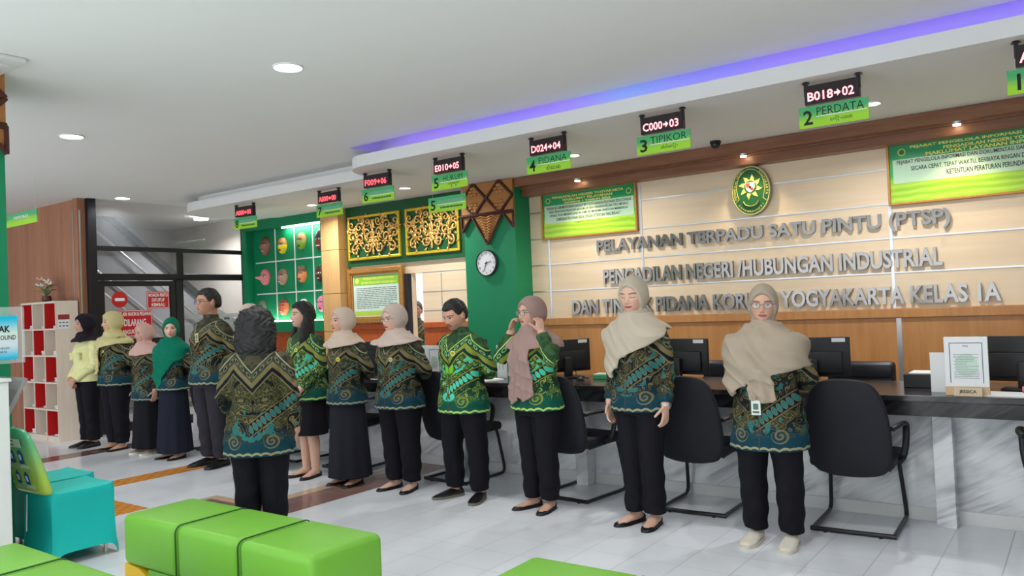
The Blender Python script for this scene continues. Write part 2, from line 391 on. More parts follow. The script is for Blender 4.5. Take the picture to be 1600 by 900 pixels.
d = thing('door_1', 'black framed glass door to the stairs carrying red signs', 'door', (XP, 5.18, 0)); struct(d, d['label'], 'door')
dm = MB(); dm.box(-0.025, 0.0, 0.02, 0.025, 0.085, 2.05, 0.004); dm.box(-0.025, 1.02, 0.02, 0.025, 1.095, 2.05, 0.004); dm.box(-0.025, 0.08, 1.98, 0.025, 1.03, 2.05, 0.004); dm.box(-0.025, 0.08, 0.02, 0.025, 1.03, 0.14, 0.004); dm.box(-0.02, 0.08, 1.18, 0.02, 1.03, 1.26, 0.004)
dm.build('door_frame', m_frame, d); MB().box(-0.004, 0.08, 0.14, 0.004, 1.03, 1.98).build('pane', m_glass, d)
MB().tube([(0.03, 0.98, 0.9), (0.075, 0.98, 0.92), (0.075, 0.98, 1.1), (0.03, 0.98, 1.12)], 0.012).build('door_handle', m_steel, d, 1)
fr = MB()
for z in (1.50, 1.30, 1.08): fr.box(XP+0.006, 6.39, z, XP+0.008, 7.42, z+0.06)
struct(fr.build('trim_7', glass_mat('frosted film', L(190, 194, 198), 0.5, 0.55)), 'pale frosted stripes on the glazed partition', 'glass film')
# stairs rising to the left behind the glass
sa = MB(); sl = (1.89-3.036)/(7.71-6.319)
za = lambda y: 3.036+sl*(y-6.319)
sa.prism([(5.2, za(5.2)-.05), (7.9, za(7.9)-.05), (7.9, za(7.9)-1.05), (7.3, za(7.3)-1.05), (5.2, za(5.2)-1.05)], -12.42, -12.3, 'yz', 0)
struct(sa.build('staircase', flat('grey stair flank', L(150, 152, 160), 0.6, var=0.08, sc=3)), 'grey stair flight rising to the left behind the glass partition', 'staircase')
s2 = MB()
for i in range(9):
    y = 7.85-i*0.26; s2.box(-13.5, y-0.28, 0.1+i*0.18, -12.45, y, 0.16+i*0.18, 0.006)
s2.build('steps', flat('stair tread', L(170, 168, 166), 0.6), bpy.data.objects['staircase'])
MB().prism([(5.2, za(5.2)+.06), (7.95, za(7.95)+.06), (7.95, za(7.95)-.06), (5.2, za(5.2)-.06)], -12.34, -12.24, 'yz').build('stringer', m_frame, bpy.data.objects['staircase'])
for dz in (-0.42, -1.03, -1.30):
    MB().tube([(-12.22, 5.3, za(5.3)+dz), (-12.22, 7.9, za(7.9)+dz)], 0.022, 10).build('handrail', m_steel, bpy.data.objects['staircase'], 1)
# ------------------------------------------------------------------ lamps
m_disc = M('lamp diffuser', 0.5); m_disc.col((1, 1, 1)); m_disc.emit((1, 1, 0.98), 14); m_disc = m_disc.m
m_warmdisc = M('warm lamp diffuser', 0.5); m_warmdisc.col((1, 0.9, 0.7)); m_warmdisc.emit((1.0, 0.82, 0.55), 30); m_warmdisc = m_warmdisc.m
def lamp(parent, loc, watts, col=(1, 1, 1), r=0.09, spread=150, rot=(0, 0, 0), kind='AREA', spot=None):
    ld = bpy.data.lights.new('lamp_light', kind); ld.energy = watts; ld.color = col
    if kind == 'AREA': ld.shape = 'DISK'; ld.size = r*2; ld.spread = R_(spread)
    else: ld.shadow_soft_size = r; ld.spot_size = R_(spot); ld.spot_blend = 0.6
    o = bpy.data.objects.new('lamp_light', ld); C.collection.objects.link(o); o.parent = parent; o.location = loc; o.rotation_euler = rot
def downlight(x, y, z, r, label, watts, group, col=(1, 0.985, 0.96)):
    t = thing('ceiling_lamp', label, 'ceiling lamp', (x, y, z), 0, group)
    b = MB(); v = []
    for rr, zz in ((r*1.12, 0.0), (r*1.12, -0.006), (r*1.03, -0.012), (r*0.98, -0.008), (r*0.98, 0.0)):
        v.append([(rr*math.cos(a), rr*math.sin(a), zz) for a in np.linspace(0, 2*PI, 32, endpoint=False)])
    b.raw(*rings(v, True)).build('trim_ring', m_white, t, 0.8)
    MB().cyl((0, 0, -0.004), r*0.97, 0.006, 32).build('diffuser', m_disc, t)
    lamp(t, (0, 0, -0.02), watts, col, r)
g = 'round downlights in the main ceiling'
downlight(-4.22, 3.35, ZC, .09, 'bright round downlight in the ceiling high above the leader', DOWN_W, g)
downlight(-7.12, 3.30, ZC, .09, 'bright round downlight in the ceiling left of the middle', DOWN_W, g)
downlight(-10.30, 5.40, ZC, .09, 'bright round downlight beside the glass partition', DOWN_W*0.45, g)
downlight(-1.30, 3.30, ZC, .09, 'round downlight in the ceiling outside the picture, right', DOWN_W, g)
for x, y in ((-4.2, 0.4), (-1.3, 0.4), (-7.1, 0.4), (-4.2, -2.2), (-1.3, -2.2)):
    downlight(x, y, ZC, .09, 'round downlight behind the viewer', DOWN_W*0.9, g)
g = 'small downlights in the soffit'
for x, y, l in ((-1.30, 6.53, 'small round downlight in the soffit beside the sign numbered 2'), (-4.0, 6.54, 'small round downlight in the soffit beside the sign numbered 4'), (-8.22, 6.83, 'small round downlight in the soffit beside the sign numbered 7'), (-6.45, 6.75, 'small round downlight in the soffit in front of the carved gold panels')):
    downlight(x, y, ZS, .062, l, SOFF_W, g)
for x, l in ((-4.40, 'warm spotlight in the beam over the left green poster'), (-2.578, 'warm spotlight in the beam over the oval emblem'), (-0.82, 'warm spotlight in the beam over the right green poster')):
    t = thing('spotlight', l, 'spotlight', (x, 7.265, 2.83), 0, 'warm spotlights in the beam')
    MB().cyl((0, 0, -0.012), 0.035, 0.022, 20, r2=0.042).build('housing', m_steel, t, 0.8); MB().cyl((0, 0, -0.027), 0.028, 0.008, 20).build('lens', m_warmdisc, t)
    lamp(t, (0, 0, -0.045), SPOT_W, (1.0, 0.8, 0.52), 0.03, rot=(R_(-4), 0, 0), kind='SPOT', spot=110)
# stairwell and back room light (rooms of their own)
t = thing('stair_lamp', 'round lamp on the stairwell ceiling', 'ceiling lamp', (-11.5, 7.3, ZC)); MB().cyl((0, 0, -0.03), 0.11, 0.05, 24).build('diffuser', m_disc, t); lamp(t, (0, 0, -0.07), 26, (1, 0.97, 0.93), 0.1)
t = thing('office_lamp', 'lamp on the ceiling of the back room', 'ceiling lamp', (-7.2, 9.2, 2.9)); MB().box(-0.5, -0.08, -0.05, 0.5, 0.08, 0).build('diffuser', m_disc, t); lamp(t, (0, 0, -0.07), 42, (1, 1, 1), 0.12)
# ceiling air conditioner
t = thing('ceiling_air_conditioner', 'white cassette air conditioner in the ceiling at the left edge', 'air conditioner', (-5.565, 1.795, ZC)); t.scale = (.81, .81, 1)
b = MB(); b.box(-0.45, -0.45, -0.03, 0.45, 0.45, 0, 0.012); b.build('panel', m_white, t, 0.6)
for a in range(4):
    v = MB(); v.box(-0.3, 0.33, -0.038, 0.3, 0.39, -0.029, 0.004); o = v.build('louver', m_kick, t); o.rotation_euler.z = a*PI/2
MB().box(-0.24, -0.24, -0.036, 0.24, 0.24, -0.03, 0.004).build('grille', m_kick, t)
# ------------------------------------------------------------------ service counter
t = thing('service_counter', 'long service counter with dark granite top and white marble front', 'counter', (0, 0, 0))
MB().box(-9.3, 5.40, 0.80, XW-0.02, 6.25, 0.84, 0.006).build('countertop', m_dark, t)
MB().box(-9.3, 5.50, 0.70, XW-0.02, 5.56, 0.80).box(-9.3, 5.56, 0.7, XW-0.02, 5.70, 0.72).build('apron', m_dark, t)
MB().box(-9.3, 5.70, 0.0, XW-0.02, 5.78, 0.80).build('front_panel', m_marble, t)
MB().box(-9.3, 5.685, 0.0, XW-0.02, 5.70, 0.085, 0.003).build('kickboard', m_kick, t)
for x in (1.1, -0.80, -2.05, -3.45, -4.75, -6.35, -8.72):
    MB().box(x-0.055, 5.565, 0, x+0.055, 5.70, 0.80 if x < -0.7 else 0.80, 0.003).build('pillar', m_marble, t)
# ------------------------------------------------------------------ visitor chairs
def visitor_chair():
    t = thing('visitor_chair', 'x', 'chair')
    w = 0.235
    out = []
    for sx in (-1, 1):
        pts = [(sx*w, 0.52*0.02, 0.018), (sx*w, 0.25, 0.018), (sx*w, 0.47, 0.018), (sx*w, 0.515, 0.03), (sx*w*0.985, 0.53, 0.08), (sx*w*0.94, 0.50, 0.25), (sx*w*0.9, 0.47, 0.39), (sx*w*0.9, 0.42, 0.412), (sx*w*0.9, 0.10, 0.40)]
        MB().tube(smoothpath(pts, 5), 0.0135, 10).build('leg', m_tubeblk, t, 1.2)
    MB().tube([(-w-0.012, 0.01, 0.018), (0, 0.005, 0.018), (w+0.012, 0.01, 0.018)], 0.0145, 10).build('rear_bar', m_tubeblk, t, 1.2)
    for sx in (-1, 1): MB().cyl((sx*0.16, 0.008, 0.004), 0.012, 0.008, 10).build('floor_pad', m_black, t)
    b = MB(); b.box(-0.245, 0.03, 0.40, 0.245, 0.52, 0.475, 0.03, seg=3); b.build('seat', m_fabric, t, 0.8)
    # backrest: a rounded padded shell, slightly curved and leaning back
    prof = [(-0.185, 0.375), (-0.10, 0.355), (0, 0.35), (0.10, 0.355), (0.185, 0.375), (0.225, 0.42), (0.245, 0.50), (0.25, 0.60), (0.243, 0.72), (0.225, 0.82), (0.185, 0.91), (0.12, 0.955), (0, 0.968), (-0.12, 0.955), (-0.185, 0.91), (-0.225, 0.82), (-0.243, 0.72), (-0.25, 0.60), (-0.245, 0.50), (-0.225, 0.42)]
    prof = [tuple(q) for q in smoothpath(prof+[prof[0]], 4)[:-1]]
    V = []
    for d, s in ((0.0, 0.90), (-0.012, 0.965), (-0.03, 1.0), (-0.048, 0.985), (-0.058, 0.93)):
        V.append([(x*s, d, 0.66+(z-0.66)*s) for x, z in prof])
    V.append([(x*.5, -0.062, 0.66+(z-0.66)*.5) for x, z in prof])
    v, f = rings(V); v = np.array(v); v[:, 1] += 0.075-(v[:, 2]-0.35)*0.20+0.25*v[:, 0]**2
    MB().raw(v, f).build('backrest', m_fabric, t, 0.9)
    for sx in (-1, 1):
        p = [(sx*0.255, -0.0, 0.665), (sx*0.275, 0.06, 0.675), (sx*0.285, 0.20, 0.672), (sx*0.285, 0.31, 0.655), (sx*0.283, 0.345, 0.61), (sx*0.278, 0.33, 0.52), (sx*0.265, 0.30, 0.45), (sx*0.25, 0.24, 0.425)]
        MB().tube(smoothpath(p, 5), np.tile([0.021, 0.014], (36, 1)), 10).build('armrest', m_black, t, 1.2)
    return t
def dup(root, loc, rotz, label, group=None, name=None):
    r = root.copy(); C.collection.objects.link(r); r.location = loc; r.rotation_euler.z = rotz; r['label'] = label
    if group: r['group'] = group
    for ch in list(root.children):
        c_ = ch.copy(); C.collection.objects.link(c_); c_.parent = r
        for g_ in list(ch.children):
            d_ = g_.copy(); C.collection.objects.link(d_); d_.parent = c_
    return r
vc = visitor_chair(); g = 'black visitor chairs along the counter'
spots = [(-1.26, 5.14, 0.04, 'black cantilever visitor chair nearest, right of the woman in white sneakers'),
         (-2.31, 5.13, 0.03, 'black cantilever visitor chair between the tall woman and the woman in white sneakers'),
         (-3.33, 5.06, -0.10, 'black cantilever visitor chair behind the woman in the mauve headscarf'),
         (-4.56, 5.12, -0.04, 'black cantilever visitor chair behind the man looking down'),
         (-5.86, 5.10, 0.06, 'black cantilever visitor chair between the cream headscarf and the glasses wearer'),
         (-6.78, 5.12, 0.0, 'black cantilever visitor chair behind the woman with long black hair'),
         (-8.12, 5.12, 0.0, 'black cantilever visitor chair behind the tall man in glasses'),
         (-0.09, 5.16, 0.0, 'black visitor chair cut off by the right edge of the picture')]
for i, (x, y, a, l) in enumerate(spots):
    if i == 0: vc.location = (x, y, 0); vc.rotation_euler.z = a; vc['label'] = l; vc['group'] = g
    else: dup(vc, (x, y, 0), a, l, g)
# ------------------------------------------------------------------ things on the counter
ZT = 0.84
def monitor():
    t = thing('monitor', 'x', 'monitor')
    b = MB(); b.box(-0.25, -0.012, 0.05, 0.25, 0.02, 0.335, 0.006); b.box(-0.20, -0.035, 0.075, 0.20, -0.010, 0.235, 0.012); b.build('screen_housing', m_black, t, 0.6)
    MB().box(-0.235, 0.0205, 0.065, 0.235, 0.022, 0.32).build('screen', flat('dark screen', (0.02, 0.025, 0.03), 0.15), t)
    MB().box(-0.035, -0.075, 0.012, 0.035, -0.03, 0.18, 0.008).build('neck', m_black, t, 0.6)
    MB().box(-0.12, -0.13, 0.0, 0.12, 0.03, 0.014, 0.005).build('foot', m_black, t, 0.6)
    MB().box(0.13, -0.0145, 0.30, 0.22, -0.0122, 0.328).build('sticker', m_paper, t)
    MB().tube(smoothpath([(0.03, -0.04, 0.08), (0.05, -0.1, 0.05), (0.02, -0.16, 0.006), (0.12, -0.2, 0.005)], 5), 0.004, 6).build('cable', m_black, t, 1)
    return t
mo = monitor(); g = 'black monitors on the counter'
ms = [(-3.80, 5.93, 1.05, 'black monitor turned sideways beside the woman in the mauve headscarf'), (-2.70, 5.93, -0.12, 'black monitor seen from behind beside the tall woman'), (-1.66, 5.93, 0.15, 'black monitor beside the shoulder of the woman in white sneakers'), (-0.36, 5.88, -0.1, 'black monitor beside the framed notice at the right edge'), (-5.02, 5.98, 0.9, 'black monitor behind the man looking down'), (-6.2, 5.95, 0.3, 'black monitor behind the woman in the cream headscarf')]
for i, (x, y, a, l) in enumerate(ms):
    if i == 0: mo.location = (x, y, ZT+.001); mo.rotation_euler.z = a; mo['label'] = l; mo['group'] = g
    else: dup(mo, (x, y, ZT+.001), a, l, g)
def lines(mb, x0, x1, z0, z1, n, y, seed, h=0.35):
    rnd = random.Random(seed); dz = (z1-z0)/n
    for i in range(n):
        z = z1-(i+.5)*dz; a = x0+(0 if rnd.random() < .7 else .08*(x1-x0)); e = x1-(x1-x0)*(0 if rnd.random() < .6 else rnd.random()*.5)
        while a < e:
            w = min((x1-x0)*rnd.uniform(.06, .16), e-a); mb.box(a, y-0.0006, z-dz*h/2, a+w, y, z+dz*h/2); a += w+(x1-x0)*.015
def holder(x, y, w, h, label, seed, base=True):
    t = thing('notice_holder', label, 'notice holder', (x, y, ZT)); t.rotation_euler.z = 0.02
    b = MB(); b.box(-w/2, 0.0, 0.0, w/2, 0.025, h, 0.003); b.build('stand', m_paper, t)
    if base: MB().box(-w/2-.001, -0.004, 0, w/2+.001, 0.0255, 0.055, 0.002).build('base', flat('pale wood base', L(214, 182, 140), 0.5), t)
    k = MB()
    for a in ((-w/2+.028, .075, -w/2+.032, h-.035), (w/2-.032, .075, w/2-.028, h-.035), (-w/2+.028, h-.039, w/2-.028, h-.035)): k.box(a[0], -0.0015, a[1], a[2], 0.0, a[3])
    k.build('border', m_inkgrey, t)
    MB().ell((0.0, -0.0004, h*.52), (w*.27, 0.0008, w*.30), 24).build('watermark', flat('pale green print', L(206, 228, 214), 0.8), t)
    k = MB(); lines(k, -w/2+.05, w/2-.05, .10, h-.10, 15, -0.0014, seed, .28); k.build('printed_text', flat('print grey', (0.3, 0.32, 0.34), .8), t)
    return t
hd = holder(-0.637, 5.475, 0.232, 0.355, 'white framed notice with wooden foot on the counter at right', 3)
write('PSO', m_inkgrey, hd, 0, 0.30, w=0.028, y=-0.003, center=True, bold=.01)
t = thing('nameplate', 'small pale wooden nameplate in front of the white framed notice', 'nameplate', (-0.632, 5.435, ZT))
MB().prism([(0.0, 0), (0.028, 0), (0.02, 0.052), (0.012, 0.052)], -0.075, 0.075, 'yz', bev=0.002).build('plate', flat('plate wood', L(206, 184, 156), 0.4), t)
write('JESSICA', flat('brown print', L(72, 60, 52), .6), t, 0, 0.026, w=0.092, y=0.002, center=True, bold=0.02)
holder(-4.965, 5.50, 0.18, 0.315, 'white notice card on the counter left of the man looking down', 5, False)
holder(-5.16, 5.53, 0.15, 0.315, 'narrow white notice card beside another card left of the man', 6, False)
holder(-4.40, 5.78, 0.10, 0.30, 'white card standing behind the raised arm in front of the green column', 8, False)
t = thing('desk_tray', 'black tray with white papers behind the framed notice', 'tray', (-0.90, 5.93, ZT)); t.rotation_euler.z = 0
b = MB(); b.box(-0.15, -0.11, 0, 0.15, 0.11, 0.09, 0.004); b.build('tray_body', m_black, t); MB().box(-0.12, -0.09, 0.0905, 0.13, 0.10, 0.098, 0.002).build('paper_stack', m_paper, t); 
t = thing('paper_sheet', 'white sheet standing upright behind the framed notice', 'paper', (-0.80, 5.62, ZT)); MB().box(-0.055, -0.002, 0, 0.05, 0.004, 0.25).build('sheet', m_paper, t)
def papers(x, y, a, label, n=3):
    t = thing('paper_stack', label, 'papers', (x, y, ZT), a)
    b = MB()
    for i in range(n): b.box(-0.105+.01*i, -0.15+.006*i, 0.0002+i*0.004, 0.105+.004*i, 0.15-.004*i, 0.004+i*0.004)
    b.build('sheets', m_paper, t)
papers(-4.42, 5.56, 1.2, 'white papers on the counter between the man and the mauve headscarf')
papers(-0.42, 5.56, 1.5, 'white papers on the counter at the right edge', 2)
papers(-5.55, 5.6, 1.45, 'white papers on the counter beside the cream headscarf', 2)
t = thing('computer_mouse', 'black computer mouse on the counter beside the mauve headscarf', 'mouse', (-3.52, 5.72, ZT+.0005), 0.6)
MB().ell((0, 0, 0.016), (0.032, 0.055, 0.018), 16).box(-0.03, -0.052, 0, 0.03, 0.052, 0.010, 0.004).build('shell', m_black, t, 1); MB().cyl((0, -0.028, 0.03), 0.006, 0.008, 10, axis='x').build('wheel', m_inkgrey, t)
t = thing('tissue_box', 'flat green box on the counter beside the tall woman', 'box', (-3.40, 5.93, ZT), 0.1); MB().box(-0.09, -0.06, 0, 0.09, 0.06, 0.035, 0.004).build('carton', flat('green carton', L(60, 160, 100), .5), t); MB().box(-0.085, -0.055, 0.0352, 0.085, 0.055, 0.045, 0.003).build('lid', flat('pale lid', L(190, 220, 200), .5), t)
t = thing('keyboard', 'dark keyboard on the counter behind the framed notice', 'keyboard', (0.12, 5.68, ZT), 0); b = MB(); b.box(-0.2, -0.065, 0, 0.2, 0.065, 0.016, 0.004); b.build('case', m_black, t)
b = MB()
for i in range(14):
    for j in range(4): b.box(-0.19+i*.0272, -0.055+j*.0275, 0.0165, -0.168+i*.0272, -0.033+j*.0275, 0.021)
b.build('keys', flat('key grey', (0.05, 0.05, 0.055), .5), t)
t = thing('pink_stapler', 'small pink stapler on the counter at the right edge', 'stapler', (-0.31, 5.66, ZT), 0.1); b = MB(); b.box(-0.06, -0.014, 0, 0.06, 0.014, 0.012, 0.003); b.build('base', m_black, t); MB().prism([(-0.06, 0.014), (0.06, 0.014), (0.058, 0.03), (-0.05, 0.045), (-0.06, 0.04)], -0.013, 0.013, 'xz', bev=.002).build('arm', flat('pink plastic', L(236, 120, 140), .4), t)
# chairs of the staff
def office_chair():
    t = thing('office_chair', 'x', 'chair')
    b = MB(); b.box(-0.25, -0.02, 0.50, 0.25, 0.07, 0.945, 0.03, seg=3); b.build('backrest', m_leather, t, 0.8)
    b = MB(); b.box(-0.245, -0.045, 0.82, 0.245, 0.0, 0.935, 0.022, seg=3); b.build('head_cushion', m_leather, t, 0.8)
    b = MB(); b.box(-0.25, -0.52, 0.42, 0.25, 0.04, 0.50, 0.03, seg=3); b.build('seat', m_leather, t, 0.8)
    for sx in (-1, 1): MB().tube(smoothpath([(sx*.25, 0.02, .62), (sx*.29, -.05, .66), (sx*.29, -.33, .66), (sx*.26, -.38, .47)], 5), .018, 8).build('armrest', m_black, t, 1)
    MB().cyl((0, -.24, .27), .03, .32).build('column', m_steel, t, .8)
    b = MB()
    for k in range(5):
        a = k*2*PI/5; b.tube([(0, -.24, .11), (.28*math.cos(a), -.24+.28*math.sin(a), .07)], .02, 8); b.ell((.28*math.cos(a), -.24+.28*math.sin(a), .03), (.03, .03, .03), 10)
    b.build('star_base', m_black, t, .9)
    return t
oc = office_chair(); g = 'black leather staff chairs behind the counter'
for i, (x, a, l) in enumerate(((-1.50, 0.0, 'black leather staff chair behind the counter left of the framed notice'), (-2.55, 0.05, 'black leather staff chair behind the counter right of the tall woman'))):
    if i == 0: oc.location = (x, 6.62, 0); oc['label'] = l; oc['group'] = g
    else: dup(oc, (x, 6.62, 0), a, l, g)
# ------------------------------------------------------------------ chrome wall lettering
def wall_line(body, x0, x1, z0, z1, label):
    me, w, h = text_mesh(body, x1-x0, z1-z0, 0.035, 0.028, res=3)
    bm = bmesh.new(); bm.from_mesh(me); bpy.data.meshes.remove(me)
    t = thing('wall_lettering', label, 'lettering', (x0, YB, z0), 0, 'chrome lettering on the back wall')
    bm.verts.ensure_lookup_table(); seen = set(); comps = []
    for v in bm.verts:
        if v.index in seen: continue
        stack = [v]; comp = []; seen.add(v.index)
        while stack:
            q = stack.pop(); comp.append(q)
            for e in q.link_edges:
                o = e.other_vert(q)
                if o.index not in seen: seen.add(o.index); stack.append(o)
        comps.append(comp)
    # pieces whose extents overlap are one letter
    bx = [(min(v.co.x for v in c_), max(v.co.x for v in c_)) for c_ in comps]
    order = sorted(range(len(comps)), key=lambda i: bx[i][0]); groups = []
    for i in order:
        if groups and bx[i][0] < groups[-1][1]-0.35*(bx[i][1]-bx[i][0]): groups[-1][0].append(i); groups[-1][1] = max(groups[-1][1], bx[i][1])
        else: groups.append([[i], bx[i][1]])
    for ids, _ in groups:
        vs = [v for i in ids for v in comps[i]]; ix = {v.index: k for k, v in enumerate(vs)}
        fs = {f for v in vs for f in v.link_faces}
        MB().raw([(v.co.x, -0.022-v.co.z, v.co.y) for v in vs], [[ix[v.index] for v in f.verts] for f in fs]).build('letter', m_chrome, t)
    bm.free()
wall_line('PELAYANAN TERPADU SATU PINTU (PTSP)', -4.315, -0.925, 2.0, 2.165, 'top line of chrome capital letters on the pale wall')
wall_line('PENGADILAN NEGERI /HUBUNGAN INDUSTRIAL', -4.25, -1.0, 1.685, 1.845, 'middle line of chrome capital letters on the pale wall')
wall_line('DAN TINDAK PIDANA KORUPSI YOGYAKARTA KELAS 1A', -4.66, -0.595, 1.372, 1.528, 'lowest line of chrome capital letters just above the wainscot')
# ------------------------------------------------------------------ posters on the wall
def poster_mat(name, w, h):
    m = M(name, 0.25, 0, 0.5); x, y, z = m.xyz(); tt = z/h
    s = m.wave(2.2, m.vec(x*1.2, 0.0, z*2.5), 5, 'RINGS', 'Y', 3)
    lo = m.mix(s, L(150, 206, 40), L(186, 226, 70)); mid = L(206, 232, 206); hi = L(14, 150, 88)
    c_ = m.mix(tt.ramp(0.30, 0.42), lo, m.mix(tt.ramp(0.3, 0.5), L(150, 210, 60), L(60, 180, 90)))
    inner = (tt.gt(0.33))*(tt.lt(0.74))*(x.abs().lt(w*0.485))
    c_ = m.mix(tt.ramp(0.68, 0.8), c_, hi); c_ = m.mix(inner*0.85, c_, mid)
    m.col(c_); return m.m
def poster(x0, x1, z0, z1, label, title, body, foot):
    w, h = x1-x0, z1-z0
    t = thing('framed_poster', label, 'poster', ((x0+x1)/2, YB-0.01, z0))
    MB().box(-w/2, -0.012, 0, w/2, 0.0, h).build('print', poster_mat('poster print', w, h), t)
    f = MB(); q = 0.022
    for a in ((-w/2-q, -q, w/2+q, 0.0), (-w/2-q, h, w/2+q, h+q), (-w/2-q, 0, -w/2, h), (w/2, 0, w/2+q, h)): f.box(a[0], -0.03, a[1], a[2], 0.0, a[3], 0.004)
    f.build('frame', m_bronze, t)
    for s, xx in ((1, -w*0.44), (1, w*0.44)):
        e = MB(); e.cyl((xx, -0.0135, h*.86), .032, .002, 20, axis='y'); o = e.build('seal', flat('seal gold', L(196, 206, 110), .6), t)
        MB().cyl((xx, -0.0148, h*.86), .022, .001, 20, axis='y').build('seal_centre', flat('seal green', L(40, 120, 60), .6), t)
    for s, zz, ww, hh in title: write(s, m_inkyellow, t, 0, zz*h, w=ww*w, h=hh*h, y=-0.0135, center=True, bold=0.03)
    for s, zz, ww, hh in body: write(s, m_ink, t, 0, zz*h, w=ww*w, h=hh*h, y=-0.0135, center=True, bold=0.01)
    for s, xx, zz, ww, hh in foot: write(s, m_ink, t, xx*w, zz*h, w=ww*w, h=hh*h, y=-0.0135, center=True)
poster(-5.0, -3.835, 2.245, 2.73, 'framed green poster on the wall left of the oval emblem',
       [('PENGADILAN NEGERI YOGYAKARTA', .92, .78, .055), ('MAKLUMAT PELAYANAN', .845, .54, .055), ('NOMOR 1 TAHUN 2025', .775, .5, .045)],
       [('"DENGAN INI KAMI MENYATAKAN SANGGUP MENYELENGGARAKAN PELAYANAN SESUAI STANDAR', .68, .93, .07), ('YANG TELAH DITETAPKAN DAN AKAN MELAKUKAN PERBAIKAN SECARA TERUS MENERUS,', .59, .87, .07), ('APABILA TIDAK MENEPATI JANJI INI, KAMI SIAP MENERIMA SANKSI DAN MEMBERIKAN', .50, .85, .07), ('KOMPENSASI PELAYANAN SESUAI DENGAN KETENTUAN YANG BERLAKU"', .41, .7, .07)],
       [('Yogyakarta, Desember 2025', .0, .30, .28, .035), ('Ketua', .0, .22, .05, .03), ('Muhtar, S.H.', .0, .10, .14, .035)][0:1])
poster(-1.37, 0.30, 2.245, 2.745, 'large framed green poster cut by the right edge, right of the emblem',
       [('PEJABAT PENGELOLA INFORMASI DAN DOKUMENTASI', .925, .80, .06), ('PENGADILAN NEGERI YOGYAKARTA', .855, .50, .055), ('MAKLUMAT LAYANAN INFORMASI PUBLIK', .785, .66, .06)],
       [('PEJABAT PENGELOLA INFORMASI DAN DOKUMENTASI SIAP MEMBERIKAN PELAYANAN INFORMASI', .68, .93, .085), ('SECARA CEPAT, TEPAT WAKTU, BERBIAYA RINGAN DAN SEDERHANA SESUAI DENGAN', .56, .80, .085), ('KETENTUAN PERATURAN PERUNDANG-UNDANGAN', .44, .48, .085)],
       [('Yogyakarta, Januari 2025', .28, .33, .22, .03), ('Pejabat Pengelola Informasi dan Dokumentasi', .25, .27, .32, .03)])
# oval emblem
t = thing('oval_emblem', 'green and gold oval emblem with a shield, mounted on the pale wall', 'emblem', (-2.585, YB-0.01, 2.50))
def oval(mb, a, b, y0, y1, n=48): return mb.prism([(a*math.cos(q), b*math.sin(q)) for q in np.linspace(0, 2*PI, n, endpoint=False)], y0, y1, 'xz')
m_emg = flat('emblem green', L(28, 96, 44), .5); m_emy = flat('emblem gold', L(226, 216, 120), .45)
oval(MB(), .19, .238, -.05, 0).build('rim', flat('rim grey', L(150, 152, 140), .4, .3), t); oval(MB(), .183, .231, -.053, -.05).build('field', m_emg, t)
def ring(mb, a, b, w, y): v = []; th = np.linspace(0, 2*PI, 64, endpoint=False); \
    [v.append([((a+da)*math.cos(q), yy, (b+da)*math.sin(q)) for q in th]) for da, yy in ((0, y), (0, y-.003), (-w, y-.003), (-w, y))]; return mb.raw(*rings(v, True))
ring(MB(), .183, .231, .007, -.053).build('outer_band', m_emy, t); k = MB()
p = [(.135*math.cos(q), -.056, .02+.185*math.sin(q)) for q in np.linspace(-.55, PI+.55, 40)]
k.tube(p, .003, 6); k.tube([p[0], (.15, -.056, -.11), (.165, -.056, -.105)], .003, 6); k.tube([p[-1], (-.15, -.056, -.11), (-.165, -.056, -.105)], .003, 6); k.build('inner_band', m_emy, t)
pt = []
for i in range(8):
    a = i*2*PI/8+.2
    for da, rr in ((0, .062), (.12, .085), (.42, .118), (.50, .085), (.62, .066)): pt.append((rr*math.cos(a+da), .035+rr*math.sin(a+da)*1.05))
MB().prism(pt, -.058, -.053, 'xz').build('sun_petals', m_emy, t); MB().cyl((0, -.059, .035), .06, .006, 28, axis='y').build('medallion', m_emg, t)
sh = lambda s: [(-.042*s, .075), (.042*s, .075), (.045*s, .03), (.03*s, -.0), (0, -.02), (-.03*s, -.0), (-.045*s, .03)]
MB().prism(sh(1), -.065, -.06, 'xz').build('shield', m_paper, t); MB().box(-.040, -.067, .03, -.002, -.065, .072).box(.002, -.067, -.0, .03, -.065, .028).build('shield_quarters', flat('emblem red', L(200, 70, 60), .5), t); MB().ell((0, -.066, .03), (.013, .004, .015), 12).build('star', m_ink, t)
MB().tube(smoothpath([(-.075, -.057, -.10), (-.05, -.057, -.135), (0, -.057, -.15), (.05, -.057, -.135), (.075, -.057, -.10)], 6), np.tile([.004, .012], (25, 1)), 8).build('ribbon', m_emy, t, 1)
def arc_text(s, a0, a1, ra, rb, cz, hgt, flip=False):
    for i, ch in enumerate(s):
        if ch == ' ': continue
        a = a0+(a1-a0)*i/(len(s)-1); o = write(ch, m_emy, t, 0, 0, h=hgt, y=0, center=True, bold=.02)
        o.location = (ra*math.cos(a), -.0545, cz+rb*math.sin(a)); o.rotation_euler.y = -(a-PI/2) if not flip else -(a+PI/2)
arc_text('PENGADILAN NEGERI', PI+.35, PI-.75-.4, .157, .205, 0, .022); arc_text('YOGYAKARTA', .95, -.2, .157, .205, 0, .022)
arc_text('DHARMMAYUKTI', PI+.75, 2*PI-.75, .155, .2, 0, .018, True)
